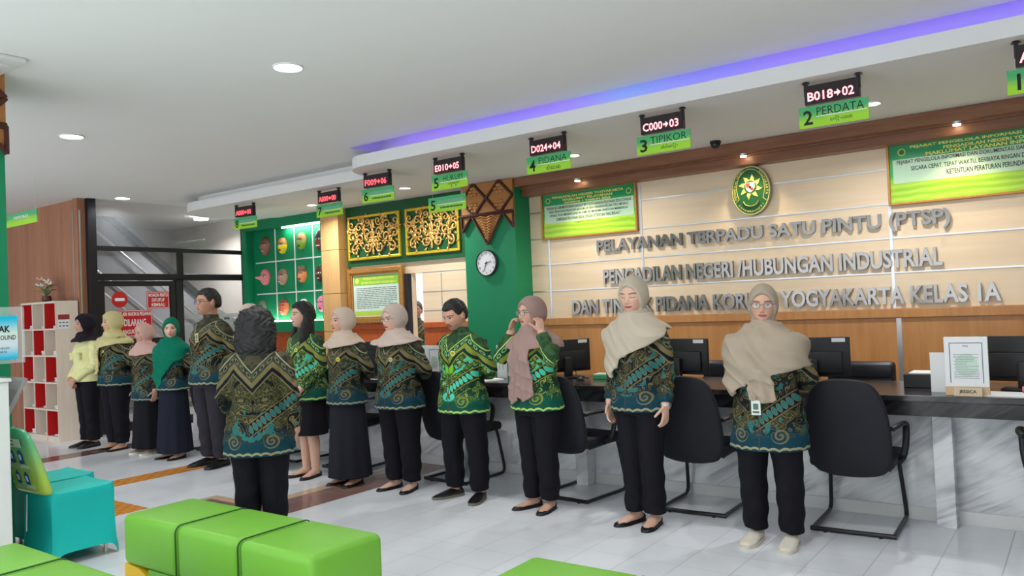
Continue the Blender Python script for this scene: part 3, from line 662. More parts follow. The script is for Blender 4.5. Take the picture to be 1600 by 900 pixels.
# ------------------------------------------------------------------ hanging queue signs
m_led = M('red led digits', .5); m_led.col((1, .2, .2)); m_led.emit((1.0, 0.05, 0.08), 1.9); m_led = m_led.m
m_led2 = M('hot led digits', .5); m_led2.col((1, .5, .5)); m_led2.emit((1.0, 0.24, 0.27), 2.2); m_led2 = m_led2.m
def sign_mat():
    m = M('green sign print', .35); x, y, z = m.xyz(); n = m.noise(9, m.vec(x*1.2, 0.0, z*3), 3, 1)
    c_ = m.mix((z/0.145+(n-.5)*.5).ramp(.25, .75), L(164, 222, 50), L(72, 178, 110)); m.col(c_); return m.m
m_sign = sign_mat()
ARW = '\u2192'
def queue_sign(x, y, code, num, word, jav, label, led=True, zoff=0.0, w=0.445, ry=0.0, hot=False, group='hanging queue number signs'):
    t = thing('queue_sign', label, 'sign', (x, y, ZS), ry, group)
    if led:
        mtl = m_led2 if hot else m_led
        for sx in (-1, 1):
            b = MB(); b.box(sx*.168-.012, -.012, -.10, sx*.168+.012, .012, -.004, .002); b.cyl((sx*.168, 0, -.006), .028, .012, 12, r2=.02); b.build('bracket', m_tubeblk, t)
        MB().box(-.175, -.022, -.160, .175, .028, -.03, .004).build('display', flat('display housing', (.02, .012, .016), .3), t)
        nm = ['', '']
        parts = code.split('>'); zc = -.108
        write(parts[0], mtl, t, -.072, zc, w=.165, h=.062, y=-.0235, center=True, bold=.02, name='digits'); write(parts[1], mtl, t, .105, zc, w=.075, h=.062, y=-.0235, center=True, bold=.02, name='digits')
        MB().prism([(.018, zc-.008), (.037, zc-.008), (.037, zc-.024), (.06, zc), (.037, zc+.024), (.037, zc+.008), (.018, zc+.008)], -.0245, -.0235, 'xz').build('arrow', mtl, t)
        zt = -.168
    else:
        for sx in (-1, 1): MB().tube([(sx*.18, 0, 0), (sx*.18, 0, zoff)], .0015, 6).build('wire', m_steel, t)
        zt = zoff
    h = .145
    p = MB().box(-w/2, -.004, 0, w/2, .004, h, .001).build('plate', m_sign, t); p.location.z = zt-h
    write(num, m_ink, t, -w/2+.06, zt-h*.52, h=.098, w=.062 if num != '1' else None, y=-.0045, center=True, bold=.02)
    if word: write(word, m_ink, t, .045, zt-h*.29, w=min(.30, .047*len(word)), h=.055, y=-.0045, center=True, bold=-.005)
    MB().box(-w/2+.115, -.0046, zt-h*.54, w/2-.01, -.0042, zt-h*.50).build('rule', m_inkwhite, t)
    if jav: write(jav, m_ink, t, .05, zt-h*.76, w=.14, h=.042, y=-.0045, center=True)
    else:
        k = MB(); lines(k, -w/2+.125, w/2-.03, zt-h*.82, zt-h*.62, 1, -.0046, 2, .6); k.build('printed_text', flat('green print', L(60, 120, 40), .6), t)
        k = MB(); lines(k, -w/2+.125, w/2-.03, zt-h*.46, zt-h*.16, 1, -.0046, 4, .55); k.build('printed_text', flat('pale engraved print', L(120, 178, 160), .6), t)
    return t
qs = [(-1.345, 5.55, 'B018>02', '2', 'PERDATA', '\ua9a5\ua9c2\ua9a3\ua9a0', 'hanging sign with big 2 under a red number display', 0.01, True),
      (-2.59, 5.56, 'C000>03', '3', 'TIPIKOR', '\ua9a0\ua9b6\ua9a5\ua9b6\ua98f\ua9c2', 'hanging sign with big 3 under a red number display', 0.0, True),
      (-3.67, 5.60, 'D024>04', '4', 'PIDANA', '\ua9a5\ua9b6\ua9a2\ua9a4', 'hanging sign with big 4 under a red number display', 0.0, True),
      (-4.83, 5.66, 'E010>05', '5', 'HUKUM', '\ua9b2\ua9b8\ua98f\ua9b8\ua9a9', 'hanging sign with big 5 under a red number display', 0.0, True),
      (-5.87, 5.74, 'F009>06', '6', None, None, 'hanging sign with big 6 at the nose of the soffit', 0.05, False),
      (-7.08, 6.14, 'A000>00', '7', None, None, 'hanging sign with big 7 in front of a soffit lamp', 0.0, False),
      (-8.66, 6.12, 'A000>00', '8', None, None, 'hanging sign with big 8 at the far end of the soffit', 0.05, False),
      (-0.13, 5.54, 'A038>01', '1', 'PERDATA', '\ua9a5\ua9c2\ua9a3\ua9a0', 'hanging sign with big 1 cut off at the right edge', 0.0, True)]
for x, y, code, num, word, jav, lab, ry, hot in qs: queue_sign(x, y, code, num, word, jav, lab, ry=ry, hot=hot)
queue_sign(-4.95, 5.75, '', '5', None, None, 'lower green sign with a 5 in front of the carved column top, without display', led=False, zoff=-.36, w=.47)
t = thing('hanging_sign', 'green hanging sign at the left edge above the book rack', 'sign', (-9.9, 4.0, 2.66)); m_s2 = sign_mat()
MB().box(-.72, -.006, 0, .41, .006, .15, .002).build('plate', m_sign, t); write('POJOK BACA', m_inkwhite, t, .01, .09, w=.38, h=.045, y=-.007, center=True, bold=.02)
for sx in (-.6, .36): MB().tube([(sx, 0, .15), (sx, 0, ZC-2.66)], .0025, 6).build('wire', m_steel, t)
# dome camera
t = thing('security_camera', 'small black dome camera under the soffit above the emblem', 'camera', (-2.74, 7.0, ZS)); MB().cyl((0, 0, -.012), .05, .024, 24).build('base', m_black, t, .8); MB().ell((0, 0, -.03), (.042, .042, .042), 20).build('dome', flat('smoked dome', (.02, .02, .025), .1), t, 2)
# ------------------------------------------------------------------ notice board, gold carvings, clock, column carving
t = thing('framed_notice', 'gold framed service notice beside the doorway under the carvings', 'notice board', (-7.725, YB-.025, 1.345))
w, h = 1.05, .735
f = MB()
for q0, q1, d in ((0, .06, .06), (.055, .085, .045)):
    for a in ((-w/2+q0, q0, w/2-q0, q1), (-w/2+q0, h-q1, w/2-q0, h-q0), (-w/2+q0, q1, -w/2+q1, h-q1), (w/2-q1, q1, w/2-q0, h-q1)): f.box(a[0], -d, a[1], a[2], 0, a[3], .006)
f.build('frame', m_bronze, t)
MB().box(-w/2+.08, -.02, .08, w/2-.08, 0, h-.08).build('backing', flat('pale green sheet', L(206, 226, 212), .6), t)
MB().box(-w/2+.10, -.022, .51, w/2-.10, -.02, h-.10).build('header', flat('lime header', L(140, 196, 60), .5), t); MB().box(-w/2+.10, -.022, .10, w/2-.10, -.02, .16).build('footer', flat('lime footer', L(176, 210, 80), .5), t)
write('PENGADILAN NEGERI, HUBUNGAN INDUSTRIAL', m_inkyellow, t, .05, .595, w=.58, h=.032, y=-.0225, center=True, bold=.02); write('DAN TINDAK PIDANA KORUPSI YOGYAKARTA KELAS 1A', m_inkyellow, t, .05, .54, w=.66, h=.032, y=-.0225, center=True, bold=.02)
MB().cyl((-.36, -.0225, .57), .035, .002, 20, axis='y').build('seal', m_inkyellow, t)
k = MB(); lines(k, -.38, .38, .19, .48, 12, -.0205, 11, .36); k.build('printed_text', m_inkgrey, t)
gb = MB(); gb.box(-8.26, YB-.05, 2.12, -5.94, YB, ZS); struct(gb.build('trim_8', m_dgreen), 'dark green board carrying the carved gold panels', 'board')
def carving(w, h, seed):
    mb = MB(); rnd = random.Random(seed)
    def spiral(cx, cz, r, a0, turns, sgn, w0):
        n = 26; pts = []; rr = []
        for i in range(n):
            t_ = i/(n-1); a = a0+sgn*turns*2*PI*t_; q = r*(1-.86*t_**.8)
            pts.append((cx+q*math.cos(a), -.018-.012*math.sin(t_*3), cz+q*math.sin(a))); rr.append(w0*(1-.45*t_)*(.55+.45*math.sin(min(1, t_*5)*PI/2)))
        rr[-1] = w0*1.0; both(pts, rr)
    def both(pts, rr):
        for sx in (1, -1): mb.tube([(sx*p[0], p[1], p[2]) for p in pts], np.stack([np.array(rr), np.array(rr)*.9], 1), 7)
    def leaf(x, z, a, l):
        n = 9; pts = [(x+l*i/(n-1)*math.cos(a+.5*i/(n-1)), -.02-.014*math.sin(PI*i/(n-1)), z+l*i/(n-1)*math.sin(a+.5*i/(n-1))) for i in range(n)]
        both(pts, [max(.003, l*.21*math.sin(PI*min(.999, .08+.92*i/(n-1)))) for i in range(n)])
    W2 = w/2
    for cx, cz, r, a0, sg in ((.12, .13, .085, 2.6, 1), (.34, .11, .09, 2.2, -1), (.24, .26, .085, -1.2, 1), (.40, .30, .075, 3.0, -1), (.10, .34, .075, -1.6, 1), (.26, .43, .085, -2.4, -1), (.41, .47, .07, 3.4, 1), (.10, .50, .06, -1.0, -1), (.05, .23, .045, .5, 1), (.33, .22, .045, .5, 1), (.17, .40, .04, 1, -1), (.36, .39, .04, 2, 1), (.19, .52, .045, 0, 1)):
        spiral(cx*w/.9, cz*h/.56, r*w/.9, a0, 1.35, sg, .0165)
        for q in range(3): leaf(cx*w/.9+r*math.cos(a0+q*1.9)*.95, cz*h/.56+r*math.sin(a0+q*1.9)*.95, a0+q*1.9+.4, .075)
    for q in range(22): leaf(rnd.uniform(.03, W2-.07), rnd.uniform(.05, h-.09), rnd.uniform(0, 6.3), rnd.uniform(.05, .085))
    both([(0.003, -.03, .02+i*h*.9/20) for i in range(21)], [.012+.006*math.sin(i*1.1) for i in range(21)])
    for z in (.2, .45, .7): both([(.0, -.03, z*h), (.03, -.035, z*h+.05), (.015, -.03, z*h+.1)], [.014, .012, .004])
    return mb
g = 'carved gold panels over the doorway'
cm = None
for x0, x1, l in ((-8.205, -7.215, 'carved gold scroll panel over the framed notice, left one'), (-7.115, -6.21, 'carved gold scroll panel beside the green column, right one')):
    w = x1-x0; h = .60
    t = thing('carved_panel', l, 'carving', ((x0+x1)/2, YB-.05, 2.198), 0, g)
    f = MB(); q = .035
    for a in ((-w/2, 0, w/2, q), (-w/2, h-q, w/2, h), (-w/2, q, -w/2+q, h-q), (w/2-q, q, w/2, h-q)): f.box(a[0], -.035, a[1], a[2], 0, a[3], .006)
    f.build('frame', m_goldf, t)
    MB().box(-w/2+q, -.006, q, w/2-q, -.001, h-q).build('backing', m_dgreen, t)
    o = carving(w-2*q-.01, h-2*q-.01, 4).build('scrollwork', m_gold, t, 1.2, (0, 0, q+.005))
# clock
t = thing('wall_clock', 'round white wall clock with dark rim on the green column', 'clock', (-5.61, 7.198, 2.0))
v = []
for rr, yy in ((.150, 0), (.155, -.02), (.150, -.04), (.142, -.045), (.138, -.03), (.138, -.01)): v.append([(rr*math.cos(a), yy, rr*math.sin(a)) for a in np.linspace(0, 2*PI, 48, endpoint=False)])
MB().raw(*rings(v)).build('rim', flat('clock rim', (.03, .03, .035), .3), t, .8); MB().cyl((0, -.02, 0), .139, .02, 48, axis='y').build('dial', m_paper, t)
for i in range(1, 13):
    a = PI/2-i*PI/6; write(str(i), m_ink, t, .112*math.cos(a), .112*math.sin(a), h=.026, y=-.031, center=True, bold=.01, name='numeral')
def hand(name, ang, ln, w_):
    a = PI/2-ang; d = (math.cos(a), math.sin(a)); n_ = (-d[1], d[0])
    MB().prism([(-.02*d[0]+w_*n_[0], -.02*d[1]+w_*n_[1]), (-.02*d[0]-w_*n_[0], -.02*d[1]-w_*n_[1]), (ln*d[0]-w_*.5*n_[0], ln*d[1]-w_*.5*n_[1]), (ln*d[0]+w_*.5*n_[0], ln*d[1]+w_*.5*n_[1])], -.036, -.033, 'xz').build(name, m_ink, t)
hand('hour_hand', R_(77), .075, .005); hand('minute_hand', R_(203), .105, .004); MB().cyl((0, -.035, 0), .008, .008, 12, axis='y').build('hub', m_ink, t)
# carved wooden crown of the column
def crown(x0, x1, y, apex, label, half=False, loc=None, rz=0, span=None):
    t = thing('column_carving', label, 'carving', loc or (0, 0, 0), rz)
    w = x1-x0; cx = (x0+x1)/2; zt, zm, zb = 2.93, 2.56, 2.21
    MB().box(x0, y-.03, zm, x1, y, zt).build('band', flat('gold tan carving ground', L(176, 118, 62), .5, .2), t)
    k = MB(); d = .022
    def stick(a, b, ww=.02): 
        k.tube([(a[0], y-.035, a[1]), ((a[0]+b[0])/2, y-.037, (a[1]+b[1])/2), (b[0], y-.035, b[1])], ww, 6)
    stick((x0, zm), (x1, zm), .024)
    nn = 2
    for i in range(-1, nn+1):
        xa = x0+w*(i+.5)/nn
        for s in (1, -1):
            a = [xa, zm]; b = [xa+s*w/nn, zt]
            a2, b2 = list(a), list(b)
            for P, Q in ((a2, b2), (b2, a2)):
                for lim, side in ((x0, 1), (x1, -1)):
                    if (P[0]-lim)*side < 0 and (Q[0]-lim)*side > 0:
                        f_ = (lim-P[0])/(Q[0]-P[0]); P[1] += (Q[1]-P[1])*f_; P[0] = lim
            if min(a2[0], b2[0]) >= x0-1e-3 and max(a2[0], b2[0]) <= x1+1e-3: stick(a2, b2)
    tri = [(cx, w*.30, zb), (x0, w*.20, 2.38), (x1, w*.20, 2.38)]
    m_ = MB(); rel = []
    for c_, hw, za_ in tri:
        p0, p1 = (max(x0, c_-hw), zm), (min(x1, c_+hw), zm); ap = (min(max(c_, x0), x1), za_)
        m_.prism([p0, ap, p1], y-.025, y, 'xz'); stick(p0, ap, .016); stick(p1, ap, .016)
        if x0 < c_ < x1:
            relief = MB(); rel.append((relief, 'leaf_relief'))
            for i in range(9):
                zz = zm-.04-i*.031; hw2 = hw*(zz-za_)/(zm-za_)*.72
                for s in (-1, 1): relief.tube(smoothpath([(c_, y-.03, zz), (c_+s*hw2*.6, y-.045, zz+.02), (c_+s*hw2, y-.032, zz-.005)], 4), np.linspace(.013, .005, 9), 6)
    for i in range(nn):
        for zc_ in (zm+.09, zm+.28):
            xx = x0+w*(i+.5)/nn
            relief = MB(); rel.append((relief, 'rosette'))
            for q in range(6): relief.ell((xx+.05*math.cos(q*PI/3), y-.035, zc_+.045*math.sin(q*PI/3)), (.03, .012, .02), 8)
    m_.build('pendant', flat('tan carved pendant', L(190, 132, 72), .5, .25), t); k.build('moulding', m_darkbrown, t, 1); mr = flat('carved gold relief', L(196, 138, 78), .4, .3)
    for rb_, nm_ in rel: rb_.build(nm_, mr, t, 1.5)
    return t
crown(-5.95, -5.20, 7.2, None, 'carved brown and gold crown on the rear green column above the clock')
# ------------------------------------------------------------------ head shape shared by people and masks
def sstep(a, b, x):
    t = np.clip((x-a)/(b-a), 0, 1); return t*t*(3-2*t)
def head_grid(na=56, ne=40, nose=1.0, jaw=0.30, wide=1.0, fat=0.0):
    el = np.linspace(-PI/2*.995, PI/2*.995, ne); az = np.linspace(-PI, PI, na, endpoint=False)
    E_, A = np.meshgrid(el, az, indexing='ij')
    ce = np.cos(E_)**.9; x = .70*wide*ce*np.sin(A); y = -.92*ce*np.cos(A); z = np.sin(E_)
    front = np.clip(np.cos(A), 0, 1); back = np.clip(-np.cos(A), 0, 1)
    k = sstep(.05, 1.0, -z); x = x*(1-(jaw-fat*.5)*k)
    y = y-.13*sstep(.3, .95, -z)*front*(1+fat)
    y = np.where(y > 0, y*(1-.42*sstep(.1, .9, -z)), y)
    y = np.where(y < -.80, -.80+(y+.80)*.55, y)
    z = np.where(z < -.9, -.9+(z+.9)*.5, z)
    f = front > .15
    G = lambda cx, cz, sx, sz: np.exp(-((np.abs(x)-cx)/sx)**2-((z-cz)/sz)**2)*f
    dy = 0.0
    ridge = np.exp(-(x/.095)**2)*sstep(.22, -.22, z)*sstep(-.36, -.27, z)*f
    dy += nose*(.20*ridge+.05*G(.11, -.27, .06, .07))
    dy += -.075*G(.29, .06, .17, .11)+.035*G(.30, .25, .25, .09)+.02*G(0, .25, .12, .1)
    dy += .06*G(0, -.50, .20, .055)+.05*G(0, -.60, .15, .05)-.03*G(0, -.545, .2, .02)-.02*G(0, -.40, .06, .05)
    dy += .05*G(0, -.82, .17, .10)+.03*G(.38, -.2, .2, .18)*(1+fat*4)
    y = y-dy
    return x, y, z, A, E_
# ------------------------------------------------------------------ mask niche
nb = MB(); x0, x1, z0, z1 = -10.53, -8.62, 1.25, 2.89
for a in ((x0, z0, x1, 1.40), (x0, 2.80, x1, 2.95), (x0, 1.40, x0+.11, 2.80), (x1-.08, 1.40, x1, 2.80)): nb.box(a[0], 7.36, a[1], a[2], YB, a[3])
nb.box(x0, YB-.005, z0, x1, YB+.06, 2.95); nb.box(x0, YB, 0, x1, YB+.06, z0)
struct(nb.build('wall_niche', m_green), 'green painted recessed niche showing the masks', 'niche')
ns = MB()
for x in (-9.88, -9.43, -9.02): ns.box(x-.008, 7.485, 1.40, x+.008, YB-.004, 2.80)
for z in (2.31, 1.83): ns.box(-10.36, 7.482, z-.009, -8.72, YB-.004, z+.009)
struct(ns.build('trim_9', m_white), 'thin white strips dividing the mask niche into cells', 'trim')
m_strip = M('warm white strip', .5); m_strip.col((1, 1, 1)); m_strip.emit((1, .98, .85), 22); m_strip = m_strip.m
for (xa, xb, z, l, up) in ((-9.62, -8.72, 2.785, 'lit strip lamp along the top of the mask niche', 0), (-10.3, -8.75, 1.412, 'lit strip lamp along the bottom of the mask niche', 1)):
    t = thing('strip_lamp', l, 'strip lamp', ((xa+xb)/2, 7.42, z))
    MB().box(-(xb-xa)/2, -.008, -.006, (xb-xa)/2, .008, .006, .002).build('diffuser', m_strip, t)
    ld = bpy.data.lights.new('lamp_light', 'AREA'); ld.shape = 'RECTANGLE'; ld.size = xb-xa; ld.size_y = .02; ld.energy = 3.0 if not up else 1.6; ld.color = (1, .97, .85)
    o = bpy.data.objects.new('lamp_light', ld); C.collection.objects.link(o); o.parent = t; o.location = (0, .0, -.012 if not up else .012); o.rotation_euler.x = R_(25) if not up else PI-R_(25)
def mask(x, z, face, top, label, kind='plain', w=.09, h=.13, band=None):
    t = thing('wall_mask', label, 'mask', (x, YB-.012, z), 0, 'carved masks in the green niche')
    X, Y, Z, A, E_ = head_grid(40, 30, nose=1.2, jaw=.28)
    if kind == 'long':      # long pointed nose
        Y = Y-1.25*np.exp(-(X/.22)**2-((Z+.18)/.20)**2)*(np.cos(A) > .2); Z = Z+.15*np.exp(-(X/.3)**2-((Z+.18)/.20)**2)*(np.cos(A) > .2)
    if kind == 'grin': Y = Y-.16*np.exp(-(X/.45)**2-((Z+.48)/.18)**2)
    if kind == 'bulb': Y = Y-.35*np.exp(-(X/.22)**2-((Z+.1)/.2)**2)*(np.cos(A) > .2)
    if kind == 'round': X = X*1.2; Z = Z*.95
    V = np.stack([X*w/.70, np.minimum(Y, .10)*.088, Z*h], -1); v, f = rings(V)
    def part_of(c):
        return np.mean([v[i][2] for i in c])
    m = M('mask paint', .45); xx, yy, zz = m.xyz(); u, q = xx/w*.7, zz/h
    c_ = m.mix(q.gt(.30 if band is None else band), face, top)
    c_ = m.mix(m.noise(40)*.35, c_, tuple(v_*.45 for v_ in face))
    eye = (((u.abs()-.28)/.15)*((u.abs()-.28)/.15)+((q-.07)/.07)*((q-.07)/.07))
    c_ = m.mix(eye.lt(1.0), c_, (.75, .72, .65)); c_ = m.mix((((u.abs()-.28)/.07)*((u.abs()-.28)/.07)+((q-.07)/.06)*((q-.07)/.06)).lt(1), c_, (.02, .015, .015))
    br = ((u.abs()-.3)/.24)*((u.abs()-.3)/.24)+((q-.25)/.05)*((q-.25)/.05); c_ = m.mix(br.lt(1), c_, (.03, .02, .02))
    ms_ = .38 if kind == 'grin' else .24; mo_ = (u/ms_)*(u/ms_)+((q+.52)/.11)*((q+.52)/.11)
    c_ = m.mix(mo_.lt(1), c_, L(140, 30, 26)); c_ = m.mix(((u/(ms_*.8))*(u/(ms_*.8))+((q+.52)/.05)*((q+.52)/.05)).lt(1 if kind in ('grin', 'bulb', 'long') else 0), c_, (.8, .78, .7))
    m.col(c_)
    MB().raw(v, f).build('mask_face', m.m, t, 1.5)
    if kind in ('crown', 'hair'):
        k = MB()
        for i in range(9):
            a = (i-4)/4*1.0; k.tube([(w*.95*math.sin(a), -.06*math.cos(a), h*.55), (w*1.05*math.sin(a), -.055*math.cos(a), h*.85), (w*.9*math.sin(a), -.03*math.cos(a), h*1.12+.01*(i % 2))], [.012, .011, .004], 7)
        k.build('headdress', flat('mask headdress', top, .5, var=.3), t, 1.5)
mask(-10.10, 2.555, L(150, 100, 84), L(122, 80, 66), 'brown wooden mask with glasses, top row far left', 'bulb', .10, .145)
mask(-9.69, 2.53, L(238, 214, 40), L(176, 112, 74), 'yellow faced mask with brown crown, top row', 'plain', .085, .125, .10)
mask(-9.25, 2.56, L(140, 176, 60), L(190, 120, 84), 'light green faced mask with orange brown crown, top row', 'plain', .085, .13, .05)
mask(-8.83, 2.55, L(120, 44, 44), L(50, 44, 54), 'dark red and black mask with tall dark crown, top row far right', 'grin', .10, .165, .0)
mask(-10.13, 2.085, L(232, 134, 140), L(232, 134, 140), 'pink mask with very long pointed nose, middle row', 'long', .10, .125, 2)
mask(-9.71, 2.065, L(176, 142, 120), L(130, 100, 82), 'grey brown grinning mask, middle row', 'grin', .095, .125)
mask(-9.26, 2.07, L(238, 142, 84), L(120, 90, 70), 'orange faced mask with bristly brown hair, middle row', 'hair', .08, .115, .35)
mask(-8.85, 2.07, L(86, 44, 34), L(70, 40, 30), 'dark brown mask with white teeth and bulbous nose, middle row far right', 'bulb', .095, .13)
mask(-10.23, 1.63, L(120, 140, 110), L(110, 128, 104), 'grey green mask mostly hidden behind the curly hair, bottom row', 'plain', .085, .115)
mask(-9.71, 1.615, L(226, 116, 74), L(110, 60, 44), 'orange red grinning mask, bottom row', 'grin', .10, .125, .5)
mask(-9.26, 1.60, L(226, 214, 200), L(240, 240, 236), 'white topped mask half hidden behind black hair, bottom row', 'round', .08, .13, .2)
mask(-8.84, 1.635, L(236, 130, 170), L(236, 130, 170), 'bright pink round mask, bottom row far right', 'round', .085, .125, 2)
# ------------------------------------------------------------------ red signs on the glass
def glass_sign(y0, y1, z0, z1, label, rows, border=True):
    t = thing('glass_sign', label, 'sign', (XP+.03, (y0+y1)/2, z0)); w, h = y1-y0, z1-z0
    MB().box(-.003, -w/2, 0, .0, w/2, h).build('board', flat('sign red', L(200, 28, 40), .4), t)
    k = MB()
    for a in ((-w/2+.008, .008, w/2-.008, .014), (-w/2+.008, h-.014, w/2-.008, h-.008), (-w/2+.008, .008, -w/2+.013, h-.008), (w/2-.013, .008, w/2-.008, h-.008)): k.box(0, a[0], a[1], .001, a[2], a[3])
    k.build('border', m_inkwhite, t)
    for s, zz, ww, hh in rows: write(s, m_inkwhite, t, 0, zz*h, w=ww*w, h=hh*h, y=.001, center=True, bold=.02, face='+x')
glass_sign(5.84, 6.17, 1.665, 1.905, 'small red sign with three lines on the glass door', [('MOHON PINTU', .78, .84, .2), ('DITUTUP', .5, .56, .2), ('KEMBALI', .22, .6, .2)])
glass_sign(5.42, 5.91, 1.29, 1.655, 'larger red sign on the glass door above the pale pink headscarf', [('SELAIN HAKIM & PEGAWAI', .85, .93, .15), ('DILARANG', .53, .62, .26), ('MASUK RUANG', .19, .7, .17)])
t = thing('no_entry_sign', 'round red no entry sign with white bar on the glass door', 'sign', (XP+.03, 5.46, 1.80)); MB().cyl((0, 0, 0), .108, .004, 40, axis='x').build('disc', flat('no entry red', L(196, 36, 40), .4), t); MB().box(.002, -.065, -.02, .0035, .065, .02).build('bar', m_inkwhite, t)
# slanted white box behind the glass
t = thing('brochure_rack', 'slanted white rack with dark square openings behind the glass', 'rack', (-11.25, 7.65, 0)); 
b = MB(); b.prism([(-.55, 0), (.3, 0), (.3, 1.28), (.22, 1.32), (-.30, 1.64), (-.55, 1.64)], -.12, .10, 'yz', bev=.004); b.build('body', m_white, t)
for i in range(3):
    y = -.18+i*.17; z = 1.60-(y+.25)*.6
    MB().box(.101, y-.05, z-.09, .106, y+.05, z-.03, .002).build('slot', flat('slot dark', (.03, .03, .03), .5), t); MB().box(.02, y-.055, z-.03, .10, y+.045, z-.022).build('slot_lip', m_frame, t)
# ------------------------------------------------------------------ book rack at the left
m_rack = wood('pale rack laminate', L(232, 218, 204), L(222, 206, 190), 'Z', .6, .45); m_rback = flat('red back panel', L(206, 32, 34), .45)
rx0, rx1, ry0, ry1, rzt = -11.62, -10.63, 4.66, 4.94, 1.80
t = thing('book_rack', 'tall pale rack of fifteen open compartments with alternating red backs', 'rack', (0, 0, 0)); b = MB(); th = .02
for i in range(4):
    x = rx0+(rx1-rx0)*i/3; b.box(max(rx0, x-th/2), ry0, 0, min(rx1, x+th/2), ry1-.012, rzt-.02)
zs_ = [.06+i*.345 for i in range(6)]
for z in zs_: b.box(rx0+.002, ry0+.001, z-th/2, rx1-.002, ry1-.013, z+th/2)
b.box(rx0, ry0-.003, rzt-.02, rx1, ry1, rzt); b.box(rx0+.012, ry0+.01, 0, rx1-.012, ry0+.03, .05); b.box(rx0, ry1-.012, 0, rx1, ry1, rzt-.02)
b.build('carcass', m_rack, t)
cw = (rx1-rx0)/3; nm = ['left', 'middle', 'right']; rw = ['lowest', 'second lowest', 'middle', 'second', 'top']
for r in range(5):
    for c_ in range(3):
        xa, xb = rx0+cw*c_+.012, rx0+cw*(c_+1)-.012; za_, zb_ = zs_[r]+.011, zs_[r+1]-.011
        if (r+c_) % 2 == 0: MB().box(xa, ry1-.02, za_, xb, ry1-.013, zb_).build('red_panel', m_rback, t); MB().box(xa-.001, ry0+.008, za_, xa+.003, ry1-.021, zb_).build('red_side_panel', m_rback, t)
        rnd = random.Random(r*3+c_)
        p = thing('folded_paper', 'white folded leaflets in the %s row, %s compartment of the rack' % (rw[r], nm[c_]), 'leaflets', ((xa+xb)/2+.06, ry0+.10, za_+.003), rnd.uniform(-.2, .2), 'leaflets in the rack')
        k = MB(); n_ = rnd.choice((2, 3, 4, 5))
        for i in range(n_): k.box(-.07+rnd.uniform(-.01, .01), -.06, .011*i, .07, .06+rnd.uniform(-.01, .01), .011*i+.009, .003)
        k.build('leaflet', m_paper, p)
m_cal = t
k = MB(); k.box(rx1, ry0+.03, 1.44, rx1+.003, ry0+.17, 1.63); k.build('notice_sheet', m_paper, t); k = MB(); k.box(rx1+.003, ry0+.03, 1.56, rx1+.004, ry0+.17, 1.625); k.build('notice_header', flat('notice red', L(150, 50, 46), .6), t)
k = MB()
for i in range(3):
    for j in range(2): k.box(rx1+.003, ry0+.04+i*.042, 1.47+j*.045, rx1+.0042, ry0+.068+i*.042, 1.485+j*.045)
k.build('printed_text', m_inkgrey, t)
# flowers on the rack
t = thing('flower_pot', 'small pot of pink and white artificial lilies on top of the book rack', 'flowers', (-11.18, 4.80, rzt))
b = MB(); v = []
for rr, zz in ((.03, 0), (.05, .005), (.062, .04), (.05, .075), (.055, .085), (.045, .085)): v.append([(rr*math.cos(a), rr*math.sin(a), zz) for a in np.linspace(0, 2*PI, 20, endpoint=False)])
b.raw(*rings(v)).build('pot', flat('brown pot', L(90, 60, 52), .4), t, 1)
fl = [(-.17, 0.0, .30, 1), (-.02, .02, .27, 0), (.14, -.02, .23, 0), (.04, 0, .16, 1), (-.08, -.03, .20, 0), (-.15, -.02, .22, 0)]
sm = MB(); lf = MB()
for x, y, z, pk in fl:
    pts = smoothpath([(0, 0, .06), (x*.3, y*.3, z*.55), (x*.8, y*.8, z*.9), (x, y, z)], 5); sm.tube(pts, .0045, 6)
    k = MB()
    for q in range(5):
        a = q*2*PI/5; d = Vector((math.cos(a), math.sin(a), 0))
        n_ = 6; ps = [(x+d.x*.012*i, y+d.y*.012*i, z+.028*math.sin(i/n_*2.4)) for i in range(n_)]
        k.tube(ps, np.stack([np.array([.006, .016, .02, .02, .013, .003]), np.full(6, .003)], 1), 8)
    k.build('flower', flat('pink petals' if pk else 'white petals', L(240, 190, 186) if pk else L(240, 232, 226), .6), t, 1.5)
for i in range(9):
    a = i*2.4; l = .12+.03*(i % 3); ps = [(math.cos(a)*l*s_, math.sin(a)*l*s_, .09+.09*s_-.05*s_*s_+.012*i) for s_ in np.linspace(0, 1, 6)]
    lf.tube(ps, np.stack([np.array([.004, .018, .024, .022, .014, .002]), np.full(6, .002)], 1), 8)
sm.build('stem', flat('green stem', L(80, 120, 60), .6), t, 1); lf.build('leaf', flat('green leaf', L(110, 150, 76), .5), t, 1.5)
# ------------------------------------------------------------------ left edge: green column, reception desk, shield
struct(MB().box(-6.3, 1.5, 0, -5.65, 2.195, ZC).build('column', m_green), 'green painted column at the left edge of the picture', 'column')
t = crown(-.37, .37, 0, None, 'carved brown and gold crown on the green column at the left edge', loc=(-5.65, 1.825, .0), rz=PI/2)
t.location.z = .235
t = thing('reception_desk', 'white plastered reception desk at the left edge', 'desk', (0, 0, 0)); m_plas = flat('white textured laminate', L(226, 228, 228), .6, var=.03, sc=60, bump=.1)
MB().box(-5.60, .9, 0, -5.05, 1.95, 1.18, .004).build('front_panel', m_plas, t)
MB().box(-5.63, .88, 1.181, -5.04, 1.962, 1.2, .004).build('worktop', m_white, t)
t = thing('acrylic_shield', 'clear acrylic counter shield holding a blue card at the left edge', 'shield', (-5.2, 1.77, 1.201))
MB().box(-.005, -.30, .08, .005, .33, .415, .002).build('sheet', m_acryl, t); MB().box(-.008, .10, .006, .008, .13, .10).box(-.03, .08, 0, .03, .15, .006).build('foot', m_black, t)
